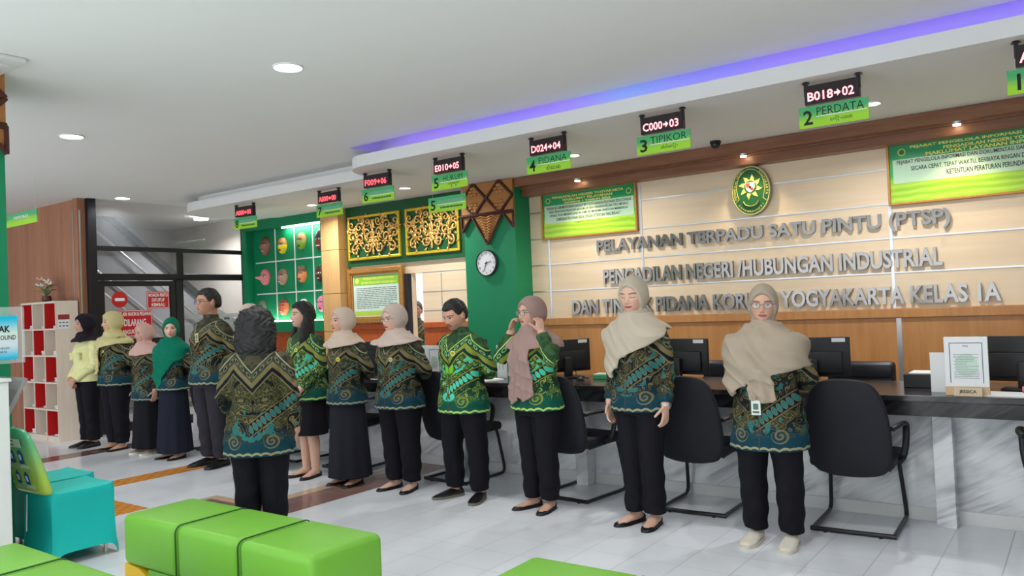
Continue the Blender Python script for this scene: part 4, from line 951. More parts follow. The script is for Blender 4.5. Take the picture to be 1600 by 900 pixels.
m = M('blue card', .4); x, y, z = m.xyz(); cc_ = m.mix((z/.26).ramp(.0, .35), L(20, 190, 226), m.mix((z/.26).ramp(.35, .6), L(214, 226, 236), m.mix((z/.26).ramp(.5, .95), L(222, 236, 222), L(0, 190, 226)))); m.col(cc_)
o = MB().box(.0055, -.20, 0, .008, .29, .255).build('card', m.m, t); o.location.z = .105
write('RAK', m_ink, t, .165, .105+.16, w=.085, h=.040, y=.009, bold=.03, face='+x'); write('LOST & FOUND', m_ink, t, .085, .105+.115, w=.195, h=.028, y=.009, face='+x', bold=.01)
write('PENGADILAN NEGERI', m_ink, t, .08, .105+.06, w=.165, h=.012, y=.009, face='+x'); write('YOGYAKARTA', m_ink, t, .13, .105+.038, w=.10, h=.012, y=.009, face='+x')
MB().prism([(1.951, 1.0), (1.97, .98), (2.075, 1.185), (2.055, 1.195)], -5.5, -5.1, 'yz', bev=.003).build('slanted_end_panel', flat('panel grey', L(150, 146, 146), .5), bpy.data.objects['reception_desk'])
# ------------------------------------------------------------------ covered teal chairs
m_teal = flat('teal spandex', L(10, 192, 186), .6, var=.03, sc=80); m_teal_d = m_teal
def print_mat():
    m = M('printed cover', .3); x, y, z = m.xyz(); n = m.noise(6, None, 3, .5)
    m.col(m.mix((z/.42+(n-.5)*.25).ramp(.1, .95), L(186, 214, 84), L(96, 200, 150))); m.bump(m.noise(14, None, 3), .5, .02); return m.m
def covered_chair():
    t = thing('covered_chair', 'x', 'chair')
    NP = 96; w = .215
    V = []
    def peri(s, hx, hy, rc=.05):      # rounded square
        a = s*2*PI; c_, q = math.cos(a), math.sin(a); e = .28
        return (hx*math.copysign(abs(c_)**e, c_), hy*math.copysign(abs(q)**e, q))
    hem = lambda s: .005+.075*max(0, 1-((((s*4+.5) % 1)-.5)/.40)**2)**.8 if True else 0
    for t_ in (0, .12, .25, .4, .55, .7, .82, .9, .95, .98, 1.0):
        row = []
        for i in range(NP):
            s = i/NP; hz = hem(s); z = hz+(.45-hz)*t_
            mid = max(0, 1-((((s*4+.5) % 1)-.5)/.5)**2)
            k = 1-.10*mid*math.sin(PI*min(1, t_*1.02))*1.0-.03*math.sin(PI*t_); k *= 1+.05*(1-t_)
            if t_ > .9: k *= 1-.9*(t_-.9)**1.5
            x_, y_ = peri(s, w*k, w*k); row.append((x_, y_, z+.012*(1-mid)*(t_ > .95)))
        V.append(row)
    V.append([(x_*.55, y_*.55, .463) for x_, y_, z_ in V[-1]]); V.append([(x_*.1, y_*.1, .466) for x_, y_, z_ in V[-1]])
    v, f = rings(V); f = [q for q in f if len(q) == 4 or max(q) == len(v)-1 or (len(v)-1) in q]
    MB().raw(v, f).build('seat_cover', m_teal, t, 1.2)
    for sx in (-1, 1):
        for sy in (-1, 1): MB().cyl((sx*.15, sy*.15, .10), .012, .20, 10).build('leg', m_steel, t)
    V = []
    for zz, hw, d in ((0, .20, .03), (.02, .215, .038), (.10, .212, .036), (.22, .20, .034), (.33, .18, .03), (.38, .155, .027), (.405, .115, .02), (.415, .06, .012)):
        V.append([(hw*math.copysign(abs(math.cos(a))**.4, math.cos(a)), -.045-zz*.26+d*math.copysign(abs(math.sin(a))**.7, math.sin(a)), zz) for a in np.linspace(0, 2*PI, 40, endpoint=False)])
    b = MB().raw(*rings(V)).build('back_cover', print_mat(), t, 1.2); b.location = (0, -w+.055, .455)
    tilt = lambda z: -.045-z*.26-.039
    for xx, zz in ((-.07, .24), (.05, .24), (-.07, .10), (.05, .10)):
        p = MB().prism([(xx-.03, zz-.045), (xx+.03, zz-.045), (xx+.03, zz+.02), (xx, zz+.045), (xx-.03, zz+.02)], 0, .002, 'xz').build('printed_icon', flat('icon blue', L(30, 92, 160), .5), b); vshift(p, tilt)
        p = MB().prism([(xx-.012, zz-.02), (xx+.012, zz-.02), (xx+.012, zz+.015), (xx-.012, zz+.015)], -.002, .0, 'xz').build('printed_icon_centre', m_paper, b); vshift(p, tilt)
    for z0_, z1_, hw in ((.30, .355, .11), (.165, .19, .13), (.035, .06, .12)):
        p = MB().box(-hw, 0, z0_, hw, .002, z1_).build('printed_panel', flat('print panel', L(200, 226, 200), .6), b); vshift(p, tilt)
        k = MB(); lines(k, -hw+.01, hw-.01, z0_+.003, z1_-.003, 2, 0, 5, .4); p = k.build('printed_text', m_inkgrey, b); vshift(p, tilt)
    MB().tube(smoothpath([(.02, -.26, .45), (.025, -.265, .36), (.01, -.262, .28), (.0, -.26, .22)], 5), .003, 6).build('tie_string', m_paper, t, 1)
    return t
def vshift(o, fn):
    n_ = len(o.data.vertices); a = np.empty(n_*3); o.data.vertices.foreach_get('co', a); a = a.reshape(-1, 3); a[:, 1] += np.array([fn(z) for z in a[:, 2]]); o.data.vertices.foreach_set('co', a.ravel()); o.data.update()
tc = covered_chair(); g = 'teal covered chairs at the left'
for i, (x, l) in enumerate(((-5.42, 'teal covered chair nearest to the green benches, printed cover on its back'), (-5.89, 'teal covered chair second in the row, half hidden behind the nearest one'))):
    if i == 0: tc.location = (x, 2.43, 0); tc['label'] = l; tc['group'] = g
    else: dup(tc, (x, 2.53, 0), 0, l, g)
tc.location.x = -5.42
# ------------------------------------------------------------------ green benches
m_lime = flat('lime green leatherette', L(116, 182, 60), .42, var=.03, sc=5, spec=.35, bump=.04); m_yellow = flat('yellow leatherette', L(232, 186, 40), .45)
m_seam = flat('dark green welt', L(40, 84, 24), .5)
def bench():
    t = thing('bench', 'x', 'bench'); lx, ly, h = 1.62, .45, .42
    for i in range(3):
        b = MB(); b.box(i*lx/3+.001, 0, .14, (i+1)*lx/3-.001, ly, h, .04, seg=4); b.build('cushion', m_lime, t, .8)
    for i in (1, 2): MB().tube([(i*lx/3, y, z) for y, z in [(0, .15), (0, .25), (0, h-.05)]+[(.042-.042*math.cos(a), h-.042+.042*math.sin(a)) for a in np.linspace(.2, PI/2, 6)]+[(ly/2, h)]+[(ly-.042+.042*math.sin(a), h-.042+.042*math.cos(a)) for a in np.linspace(0, PI/2-.2, 6)]+[(ly, h-.05), (ly, .15)]], .004, 6).build('welt', m_seam, t, 1)
    arch = [(0, 0), (.10, 0)]+[(.10+.18*math.sin(a), .02+.115*(1-math.cos(a))) for a in np.linspace(0, PI/2, 8)]+[(.28, .14), (0, .14)]
    arch = [(0.0, 0.0), (.32, 0.0), (.30, .05), (.24, .10), (.15, .135), (.06, .142), (0, .142)]
    MB().prism(arch, .01, ly-.01, 'xz').build('end_foot', m_yellow, t); MB().prism([(lx-x, z) for x, z in arch], .01, ly-.01, 'xz').build('end_foot', m_yellow, t)
    MB().box(.25, .01, 0, lx-.25, ly-.01, .145).build('plinth', m_lime, t)
    return t
be = bench(); g = 'lime green waiting benches'
for i, (x, y, a, l) in enumerate(((-4.46, 2.275, .005, 'lime green upholstered bench in the middle, behind which the leader stands'), (-4.43, 1.285, .0, 'lime green upholstered bench at the lower left corner'), (-2.0, 2.36, .02, 'lime green upholstered bench at the bottom edge, right of the middle'))):
    if i == 0: be.location = (x, y, 0); be.rotation_euler.z = a; be['label'] = l; be['group'] = g
    else: dup(be, (x, y, 0), a, l, g)
# ------------------------------------------------------------------ people
def solid(name, mb, mats, parent, vox=0.007, smooth=3, post=None):
    """one continuous skin around all the closed shapes collected in mb"""
    me = mb.mesh('shape', mats); o = bpy.data.objects.new('shape', me); C.collection.objects.link(o)
    r = o.modifiers.new('r', 'REMESH'); r.mode = 'VOXEL'; r.voxel_size = vox; r.use_smooth_shade = True
    if smooth: s = o.modifiers.new('s', 'SMOOTH'); s.factor = .5; s.iterations = smooth
    dg = bpy.context.evaluated_depsgraph_get(); res = bpy.data.meshes.new_from_object(o.evaluated_get(dg)); bpy.data.objects.remove(o); bpy.data.meshes.remove(me)
    res.materials.clear(); res.materials.append(mats)
    res.polygons.foreach_set('material_index', [0]*len(res.polygons)); res.polygons.foreach_set('use_smooth', [True]*len(res.polygons))
    if post:
        n = len(res.vertices); a = np.empty(n*3); res.vertices.foreach_get('co', a); nn = np.empty(n*3); res.vertices.foreach_get('normal', nn)
        a = a.reshape(-1, 3); nn = nn.reshape(-1, 3); b = post(a, nn)
        if b is not None: res.vertices.foreach_set('co', np.ascontiguousarray(b).ravel())
    res.update(); res.name = name
    return link(name, res, parent)
def otube(cs, As, Bs, ra, rb, n=14):
    th = np.linspace(0, 2*PI, n, endpoint=False)
    return rings([[np.array(c)+np.array(A)*a*math.cos(q)+np.array(B)*b*math.sin(q) for q in th] for c, A, B, a, b in zip(cs, As, Bs, ra, rb)])
def unit(v): v = np.array(v, float); return v/np.linalg.norm(v)
def rot_to(d, n, a): return d*math.cos(a)+n*math.sin(a)
def hand(mb, w, d, n, t, sc=1.0, curl=.35, tcurl=.5):
    w = np.array(w, float); d = unit(d); n = unit(np.array(n)-d*np.dot(n, d)); t = unit(np.array(t)-d*np.dot(t, d)-n*np.dot(t, n))
    q = [0, .02, .045, .07, .088]
    mb.raw(*otube([w+d*k*sc for k in q], [t]*5, [n]*5, [.024*sc, .030*sc, .038*sc, .039*sc, .034*sc], [.017*sc, .016*sc, .0145*sc, .013*sc, .011*sc]))
    for i, (ln, off) in enumerate(((.070, .029), (.078, .0095), (.073, -.010), (.058, -.028))):
        p = w+d*.080*sc+t*off*sc; dr = unit(d+t*off*2.2); pts = [p]; a = curl*.6
        for L_ in (.46, .30, .24): p = p+rot_to(dr, n, a)*ln*L_*sc; pts.append(p); a += curl*1.15
        mb.tube(smoothpath(pts, 3), np.linspace(.0098, .0072, 10)*sc, 9)
    p = w+d*.018*sc+t*.026*sc; dr = unit(d*.62+t*.72+n*.25); pts = [p]
    for L_, bend in ((.036, 0), (.030, tcurl*.5), (.024, tcurl)): dd = unit(dr*math.cos(bend)+(d*.75+n*.5)*math.sin(bend)); p = p+dd*L_*sc; pts.append(p)
    mb.tube(smoothpath(pts, 3), np.linspace(.0125, .0085, 10)*sc, 9)
_skin = {}
def skin_mat(key, base, lip, closed=False, beard=0.0, smile=0.0, lash=1.0):
    k = (key, closed, beard, smile)
    if k in _skin: return _skin[k]
    m = M('skin', .5, 0, .35); m.b.inputs['Subsurface Weight'].default_value = .06; m.b.inputs['Subsurface Radius'].default_value = (.012, .005, .003)
    x, y, z = m.xyz(m.attr('hc')); fr = y.lt(-.35)
    base2 = tuple(v*.86 for v in base)
    c_ = m.mix(m.noise(24, None, 3), base2, base)
    ax = x.abs()
    ck = (((ax-.36)/.2)*((ax-.36)/.2)+((z+.22)/.17)*((z+.22)/.17)); c_ = m.mix((1-ck.mn(1.0))*fr*.30, c_, (base[0], base[1]*.72, base[2]*.70))
    if beard:
        bz = ((z+.40)*-1).ramp(0, .12)*fr*ax.lt(.5); c_ = m.mix(bz*.22, c_, (.06, .05, .045))
        mu = ((x/.25)*(x/.25)+((z+.405+ax*.22)/.05)*((z+.405+ax*.22)/.05)); c_ = m.mix(mu.lt(1)*fr*beard, c_, (.03, .025, .022))
    zl = z+.505-(ax*ax)*smile; li = ((x/.235)*(x/.235)+(zl/.075)*(zl/.075)); c_ = m.mix((1-li.ramp(.7, 1.1))*fr, c_, lip)
    c_ = m.mix((zl+.03).abs().lt(.011)*ax.lt(.21)*fr, c_, (lip[0]*.25, lip[1]*.2, lip[2]*.2))
    no = ((ax-.06)/.03)*((ax-.06)/.03)+((z+.335)/.018)*((z+.335)/.018); c_ = m.mix(no.lt(1)*fr*.7, c_, (.06, .03, .025))
    ex = (ax-.29)/.155; arch_ = 1-ex*ex
    if not closed:
        up = .055+arch_*.062; dn = .055-arch_*.050
        ins = z.lt(up)*z.gt(dn)*ex.abs().lt(1)*fr
        c_ = m.mix(ins, c_, (.62, .60, .58))
        ir = ((ax-.285)/.062)*((ax-.285)/.062)+((z-.062)/.062)*((z-.062)/.062); c_ = m.mix(ins*ir.lt(1), c_, (.018, .010, .007))
        lid = (z-up).abs().lt(.017)*ex.abs().lt(1.05)*fr; c_ = m.mix(lid*.9, c_, (.015, .010, .009))
        lo = (z-dn).abs().lt(.008)*ex.abs().lt(1)*fr; c_ = m.mix(lo*.5, c_, (.06, .03, .025))
    else:
        lid = (z-(.035-arch_*.035)).abs().lt(.016)*ex.abs().lt(1)*fr; c_ = m.mix(lid*.9, c_, (.015, .010, .009))
    bx = (ax-.32)/.21; bzc = .245-(bx*bx)*.05; b_ = bx.abs().lt(1)*(z-bzc).abs().lt(.032)*fr
    c_ = m.mix(b_*.75, c_, (.035, .022, .016))
    m.col(c_); _skin[k] = m.m; return m.m
def batik(h, hem, bright=0.0, yoke=None):
    m = M('batik cloth', .75, 0, .2); x, y, z = m.xyz(); a = x.abs()/h; zz = z/h
    xs = (x/h)*(y.lt(0)*2-1); t = (zz-hem)/(.80-hem)
    mv = m.vec(x.abs(), y, z)
    wv = m.noise(7, mv, 1); wv2 = m.noise(5, m.vec(x.abs()+3.1, y+1.7, z), 1)
    wp = m.vec(x.abs()+(wv-.5)*.16, y, z+(wv2-.5)*.16)
    n1 = m.noise(15, wp, 0); n2 = m.noise(22, m.vec(x.abs()+5.0, y, z+(wv-.5)*.1), 1); n3 = m.noise(5, mv, 1)
    g1 = ((n1*7).mod(1.0)-.5).abs(); g2 = ((n2*6).mod(1.0)-.5).abs()
    B_ = lambda dk, br: tuple(p*(1-bright)+q*bright for p, q in zip(dk, br))
    night = B_(L(14, 20, 24), L(14, 52, 40)); olive = B_(L(50, 54, 32), L(52, 88, 38)); gold = B_(L(116, 104, 70), L(136, 146, 60))
    brown = B_(L(46, 41, 29), L(30, 62, 34)); hemc = B_(L(10, 58, 72), L(10, 84, 66)); cream = B_(L(150, 146, 114), L(180, 208, 110)); teal = B_(L(40, 108, 108), L(66, 206, 180)); lime = L(110, 196, 40)
    base = m.mix((zz-hem).ramp(.13, .05), m.mix(t.ramp(.35, .9), night, m.mix(n3.ramp(.4, .6), night, brown)), hemc)
    mid = (zz-hem).ramp(.045, .10)
    c_ = m.mix(n1.ramp(.46, .60)*mid, base, olive)
    c_ = m.mix(g1.lt(.085)*mid*n3.ramp(.30, .52), c_, gold)
    c_ = m.mix(g2.lt(.06)*mid*(n1.gt(.46)), c_, cream if bright > .5 else gold)
    c_ = m.mix((n2.gt(.60))*(n3.gt(.50))*mid*.85, c_, teal)
    if bright > .5:
        fl = ((a-.004)/.024)*((a-.004)/.024)+((zz-.665)/.032)*((zz-.665)/.032); c_ = m.mix(fl.lt(1), c_, lime)
        fs = ((a-.135)/.028)*((a-.135)/.028)+((zz-.725)/.036)*((zz-.725)/.036); c_ = m.mix(fs.lt(1), c_, lime)
    vc = zz-(hem+.055+a*.75*0); tv = ((a/.040)*(a/.040)+((zz-hem-.085)/.022)*((zz-hem-.085)/.022)); c_ = m.mix(tv.lt(1)*(n2.gt(.42)), c_, teal)
    # curl above the hem
    rx_ = a-.075; rz_ = zz-hem-.062; rr = (rx_*rx_+rz_*rz_).sqrt(); sp = ((rr*62+rz_.atan2(rx_)*.159).mod(1.0)-.5).abs(); c_ = m.mix(rr.lt(.030)*sp.lt(.2), c_, gold)
    # diagonal chain of lozenges
    v = zz-(hem+.115)-xs*.72; on = (v.abs()).lt(.026)*xs.gt(-.01)*(zz.lt(.685))
    c_ = m.mix(on, c_, night); u = ((xs+zz*.6)*44).mod(1.0)-.5; vv = v/.023
    cir = u*u*4.2+vv*vv*.9; c_ = m.mix(on*cir.lt(.75), c_, teal); c_ = m.mix(on*((cir-.75).abs().lt(.13)), c_, gold)
    c_ = m.mix((v.abs()-.029).abs().lt(.0022)*xs.gt(-.01)*(zz.lt(.685)), c_, gold)
    # zigzag yoke
    s = zz-1.05*(.078-(a-.078).abs())
    yk = s.gt(.655); c_ = m.mix(yk, c_, night)
    c_ = m.mix(s.gt(.690), c_, m.mix(n2.ramp(.45, .55), B_(L(48, 50, 40), L(38, 70, 46)), B_(L(74, 70, 52), L(60, 92, 54))))
    c_ = m.mix((s-.690).abs().lt(.0115), c_, gold); c_ = m.mix((s-.6575).abs().lt(.0035), c_, gold); c_ = m.mix((s-.742).abs().lt(.0035), c_, cream)
    dx = ((a*38).mod(1.0)-.5); dz = (s-.720)*38; dd = dx*dx+dz*dz
    c_ = m.mix(dd.lt(.13), c_, B_(L(104, 112, 92), L(130, 190, 130))); c_ = m.mix(dd.lt(.035), c_, night)
    # scalloped border and button line
    hb = zz-hem; sc_ = (x*58).sin().abs()*.006+(y*58).sin().abs()*.004
    c_ = m.mix((hb-sc_-.006).abs().lt(.0045), c_, cream); c_ = m.mix(x.abs().lt(.0035)*y.lt(0), c_, B_(L(70, 62, 48), L(72, 66, 44)))
    m.col(c_); m.bump(m.noise(60, None, 2), .15, .003); return m.m
def cloth(name, c, rough=.8):
    m = M(name, rough, 0, .2); n = m.noise(9, None, 3); m.col(m.mix(n, tuple(v*.9 for v in c), tuple(min(1, v*1.06) for v in c))); m.bump(m.noise(260, None, 1), .12, .001)
    return m.m
m_trouser = cloth('black trouser cloth', L(19, 18, 26)); m_trouser_g = cloth('dark grey trouser cloth', L(46, 44, 52)); m_hair = flat('black hair', (.009, .008, .009), .62, bump=.25, sc=40, spec=.5); m_shoe = flat('black shoe leather', (.014, .013, .015), .3)
m_lens = glass_mat('spectacle lens', (.9, .93, .95), .02, .10); m_gframe = flat('dark glasses frame', (.04, .03, .03), .3); m_hairband = m_black
def person(label, x, y, rot, h, pose='behind', head=(0, 0, 0), w=1.0, hem=.45, top='batik', bright=0.0, lower='trousers', hij=None, hair=None, glasses=False, shoe='flat', skin=L(206, 160, 134), lip=L(170, 84, 80), closed=False, beard=0, smile=.35, badge=None, extra=None, legs=.052, splay=.15, face=None, fat=.25, topcol=None, shoecol=None, armlen=1.0, lowmat=None):
    root = thing('person', label, 'person', (x, y, 0), rot); S = h*.0735; wa = 1+(w-1)*.5
    wv = w
    yaw, pit, tlt = head; piv = np.array([0, .006*h, .868*h])
    hm = (Matrix.Rotation(yaw, 3, 'Z') @ Matrix.Rotation(pit, 3, 'X') @ Matrix.Rotation(tlt, 3, 'Y')); HM = np.array(hm); hoff = np.array([0, -.014*h, .062*h])
    H_ = lambda P: (np.asarray(P)*S+hoff) @ HM.T+piv
    Hi = lambda P: (((np.asarray(P)-piv) @ HM)-hoff)/S
    # torso profile: z, rx, ry, cy
    prof = np.array([(.44, .108*wv, .088*wv, .004), (.50, .110*wv, .090*wv, .004), (.56, .104*wv, .082*wv, .0), (.62, .097*wv, .074*wv, -.002), (.68, .100*wv, .077*wv, -.004), (.725, .105*wv, .082*wv, -.006), (.755, .104*wv, .073*wv, 0), (.785, .094*wv, .060*wv, .004), (.812, .068*wv, .048*wv, .006), (.836, .042, .040, .006), (.85, .036, .037, .006)])
    pr = lambda z, k: np.interp(z/h, prof[:, 0], prof[:, k])*h
    def loft(mb, zs, grow=0.0, flare=0.0, n=28):
        V = []; th = np.linspace(0, 2*PI, n, endpoint=False)
        for z in zs:
            f_ = flare*max(0, (.60-z/h))*h
            V.append([((pr(z, 1)+grow+f_)*math.cos(q), pr(z, 3)+(pr(z, 2)+grow+f_*.8)*math.sin(q), z) for q in th])
        mb.raw(*rings(V))
    A = {}
    for sx in (-1, 1):
        sh = np.array([sx*(.092*wa)*h, .006*h, .785*h])
        P_ = pose if isinstance(pose, str) else pose[0 if sx < 0 else 1]
        if P_ == 'side': e, wr, d, n_, t_, cu = (sx*.128*wa*h, .016*h, .632*h), (sx*.136*wa*h, -.018*h, .492*h), (0, -.12, -1), (-sx, 0, 0), (0, -1, 0), .38
        elif P_ == 'behind': e, wr, d, n_, t_, cu = (sx*.138*wa*h, .052*h, .640*h), (sx*.060*h, (.100+.012*sx)*wv*h, .605*h), (-sx, .10, -.08), (0, 1, 0), (0, .1, 1), .5
        elif P_ == 'clasp': e, wr, d, n_, t_, cu = (sx*.134*wa*h, -.002*h, .632*h), (sx*.050*h, -(.112+.008*sx)*wv*h, .515*h), (-sx*.75, -.10, -.65), (-.25*sx, 1, 0), (0, -.1, 1), .45
        elif P_ == 'front': e, wr, d, n_, t_, cu = (sx*.132*wa*h, .0*h, .632*h), (sx*.100*h, -.105*wv*h, .515*h), (-sx*.55, -.30, -.75), (-sx*.5, 1, 0), (-sx*.3, -.6, .7), .9
        elif P_ == 'face': e, wr, d, n_, t_, cu = (sx*.165*h, -.070*h, .722*h), (sx*.098*h, -.055*h, .846*h), (-sx*.22, .10, .95), (-sx*.9, .25, 0), (0, -.35, .1), .95
        A[sx] = (sh, np.array(e), np.array(wr), d, n_, t_, cu)
    # one continuous body
    b = MB(); loft(b, np.array([.475, .49, .53, .58, .63, .68, .73, .765, .79, .81, .83, .845])*h, -.022*h)
    b.tube([(0, .008*h, .82*h), (0, .006*h, .85*h), tuple(piv+(hoff*.35) @ HM.T)], [(.036*h, .038*h), (.033*h, .036*h), (.034*h, .038*h)], 16)
    fc = face or {}
    X, Y, Z, AA, EE = head_grid(fat=fat*.4, **fc); V = H_(np.stack([X, Y, Z], -1)); b.raw(*rings(V))
    if not hij:
        for sx in (-1, 1):
            c_ = H_(np.array([[sx*.735, .06, -.02]]))[0]; b.ell(c_, (.010*h/1.6, .022*h/1.6, .034*h/1.6), 10, rot=(hm @ Matrix.Rotation(sx*.35, 3, 'Z')))
    for sx in (-1, 1):
        sh, e, wr, d, n_, t_, cu = A[sx]
        b.tube(smoothpath([sh-np.array([sx*.03*h, 0, 0]), sh, (sh+e)/2, e, (e+wr)/2, wr, wr+unit(d)*.01], 4), np.interp(np.linspace(0, 1, 25), [0, .2, .5, .8, 1], [.030*h, .031*h, .026*h, .021*h, .0165*h]), 12)
        hand(b, wr, d, n_, t_, h/1.64, cu)
        hx = sx*legs*h
        b.tube(smoothpath([(sx*.048*h, 0, .50*h), (sx*.048*h+.35*(hx-sx*.048*h), -.002*h, .41*h), (hx, -.006*h, .285*h), (hx, .010*h, .19*h), (hx, .012*h, .06*h), (hx, .012*h, .035*h)], 4), np.interp(np.linspace(0, 1, 21), [0, .2, .42, .6, .85, 1], [.044*h, .042*h, .033*h, .033*h, .0215*h, .022*h]), 12)
        sp = -sx*splay*-1; fd = np.array([math.sin(sx*splay), -math.cos(sx*splay), 0]); fl_ = h*.148
        cs = [np.array([hx, .012*h, 0])+fd*fl_*k+np.array([0, 0, zc*h]) for k, zc in ((-.20, .020), (-.08, .028), (.12, .026), (.36, .019), (.58, .013), (.74, .010))]
        sd = np.array([fd[1], -fd[0], 0]); up = np.array([0, 0, 1.])
        b.raw(*otube(cs, [sd]*6, [up]*6, [.012*h, .020*h, .021*h, .024*h, .025*h, .014*h], [.014*h, .024*h, .022*h, .014*h, .009*h, .006*h]))
    sk = skin_mat(str(skin), skin, lip, closed, beard, smile)
    body = solid('body', b, sk, root, .0056, 2)
    n_v = len(body.data.vertices); a = np.empty(n_v*3); body.data.vertices.foreach_get('co', a); hc = Hi(a.reshape(-1, 3)); hc[(hc[:, 2] < -1.25) | (np.abs(hc).max(1) > 1.6)] = 9
    at = body.data.attributes.new('hc', 'FLOAT_VECTOR', 'POINT'); at.data.foreach_set('vector', np.ascontiguousarray(hc).ravel())
    # lower garment
    if lower == 'trousers':
        b = MB(); zw = max(hem+.08, .55)
        loft(b, np.linspace(.45, zw, 5)*h, -.004*h)
        for sx in (-1, 1):
            hx = sx*legs*h
            b.tube(smoothpath([(sx*.050*wv*h, .004*h, .52*h), (sx*.050*wv*h+.2*(hx-sx*.05*h), .002*h, .42*h), (hx, 0, .29*h), (hx, .008*h, .16*h), (hx, .008*h, .052*h)], 5), np.stack([np.interp(np.linspace(0, 1, 21), [0, .25, .5, .75, 1], [.062*wv*h, .060*wv*h, .049*wv*h, .046*wv*h, .046*h]), np.interp(np.linspace(0, 1, 21), [0, .25, .5, .75, 1], [.078*wv*h, .068*wv*h, .053*wv*h, .049*wv*h, .050*h])], 1), 18)
        def post(a_, n_): 
            k = np.clip((.40*h-a_[:, 2])/(.3*h), 0, 1)
            return a_+n_*(.0035*np.sin(a_[:, 2]*46+np.sin(a_[:, 0]*30)*2+a_[:, 1]*14)*(.25+k))[:, None]
        solid('trousers', b, lowmat or m_trouser, root, .008, 3, post)
    else:
        b = MB(); zb = (.045 if lower == 'skirt' else .245)*h; V = []; th = np.linspace(0, 2*PI, 60, endpoint=False)
        for z in np.linspace(zb, max(hem+.06, .52)*h, 14):
            q_ = (.52*h-z)/(.47*h); rx, ry = pr(max(z, .46*h), 1)*.96+max(0, q_)*(.028 if lower == 'skirt' else .012)*h, pr(max(z, .46*h), 2)*.98+max(0, q_)*(.030 if lower == 'skirt' else .010)*h
            V.append([((rx+.007*max(0, q_)*math.sin(9*t+1))*math.cos(t), .004*h+(ry+.007*max(0, q_)*math.sin(9*t+1))*math.sin(t), z) for t in th])
        solid('skirt', b.raw(*rings(V)), lowmat or m_trouser, root, .008, 2)
    # jacket
    hz = hem*h
    b = MB(); loft(b, np.concatenate([np.linspace(hem, .80, 22), [.81, .822, .834]])*h, .010*h, .10)
    for sx in (-1, 1):
        sh, e, wr, d, n_, t_, cu = A[sx]; cut = e+(wr-e)*.93
        pts = smoothpath([sh-np.array([sx*.045*h, 0, .006*h]), sh+np.array([sx*.006*h, 0, -.004*h]), (sh+e)/2+np.array([sx*.004*h, 0, 0]), e, (e+cut)/2, cut], 5)
        b.tube(pts, np.interp(np.linspace(0, 1, 26), [0, .2, .45, .62, 1], [.036*h, .0385*wa*h, .037*wa*h, .034*wa*h, .028*h]), 18)
    if top == 'batik' and not hij or top == 'shirt': b.tube([(0, .006*h, .825*h), (0, .004*h, .848*h), (0, .004*h, .862*h)], [(.047*h, .047*h), (.042*h, .043*h), (.040*h, .042*h)], 20)
    def postj(a_, n_):
        zz = a_[:, 2]/h; k = np.clip((zz-hem)/.06, .1, 1)
        d_ = .0030*np.sin(a_[:, 2]*38+a_[:, 0]*26*np.sign(a_[:, 0])+np.sin(a_[:, 1]*30)*1.5)+.0022*np.sin(a_[:, 2]*74-a_[:, 0]*41+a_[:, 1]*33)
        arm = np.clip((np.abs(a_[:, 0])/h-.10*wv)/.03, 0, 1); d_ = d_+arm*.0035*np.sin(a_[:, 2]*95+a_[:, 1]*60)
        return a_+n_*(d_*k)[:, None]
    jm = batik(h, hem, bright) if top == 'batik' else cloth('pale yellow uniform cloth', topcol or L(232, 230, 170))
    jk = solid('batik_jacket' if top == 'batik' else 'uniform_shirt', b, jm, root, .0072, 3, postj)
    # shoes
    sc_ = shoecol or m_shoe
    for sx in (-1, 1):
        hx = sx*legs*h; fd = np.array([math.sin(sx*splay), -math.cos(sx*splay), 0]); sd = np.array([fd[1], -fd[0], 0]); up = np.array([0, 0, 1.]); o0 = np.array([hx, .012*h, 0])
        big = {'flat': 1.0, 'sneaker': 1.16, 'oxford': 1.13}[shoe]; fl_ = h*.150*(1.0 if shoe == 'flat' else 1.06)
        b = MB(); ks = [-.27, -.22, -.08, .14, .38, .60, .76, .84]
        top_ = {'flat': [.024, .030, .020, .014, .018, .017, .012, .004], 'sneaker': [.030, .043, .047, .046, .034, .024, .018, .006], 'oxford': [.026, .038, .042, .042, .032, .022, .016, .006]}[shoe]
        wd = [.011, .017, .022, .024, .028, .0275, .019, .009]
        cs = [o0+fd*fl_*k+up*(t_*h/2+.004) for k, t_ in zip(ks, top_)]
        b.raw(*otube(cs, [sd]*8, [up]*8, [v*h*big for v in wd], [t_*h/2 for t_ in top_], 18))
        so_ = solid('shoe', b, sc_, root, .0045, 2)
        b = MB(); V = []
        for zc, g_ in ((0.0, 1.02), (.008 if shoe == 'flat' else .017, 1.04), (.010 if shoe == 'flat' else .020, 1.0)):
            V.append([(o0+fd*fl_*k+sd*s_*v*h*big*g_+up*zc) for s_, seq in ((1, list(zip(ks, wd))), (-1, list(zip(ks, wd))[::-1])) for k, v in seq])
        b.raw(*rings(V)).build('sole', flat('white sole', L(214, 206, 190), .6) if shoe == 'sneaker' else (flat('grey sole', L(120, 116, 104), .6) if shoe == 'oxford' and not hij and extra == 'man' else m_black), so_, 1)
    # hair
    if hair:
        X, Y, Z, AA, EE = head_grid(72, 50); R3 = np.stack([X, Y, Z], -1)
        line = np.where(np.cos(AA) > .35, .56+.12*np.cos(AA*1.0)-(.0 if hair == 'short' else .04), np.where(np.cos(AA) > -.1, .12, -.50))
        line = .58*sstep(.15, .75, np.cos(AA))+.05*(1-sstep(.15, .75, np.cos(AA)))-.50*sstep(-.05, .45, -np.cos(AA))
        if hair != 'short': line = line-.02
        thick = .10 if hair == 'short' else .12
        k = sstep(-.07, .07, Z-line); f_ = .90+(.10+thick)*k+(.05*np.clip(Z, 0, 1) if hair == 'short' else .04)
        b = MB(); b.raw(*rings(H_(R3*f_[..., None])))
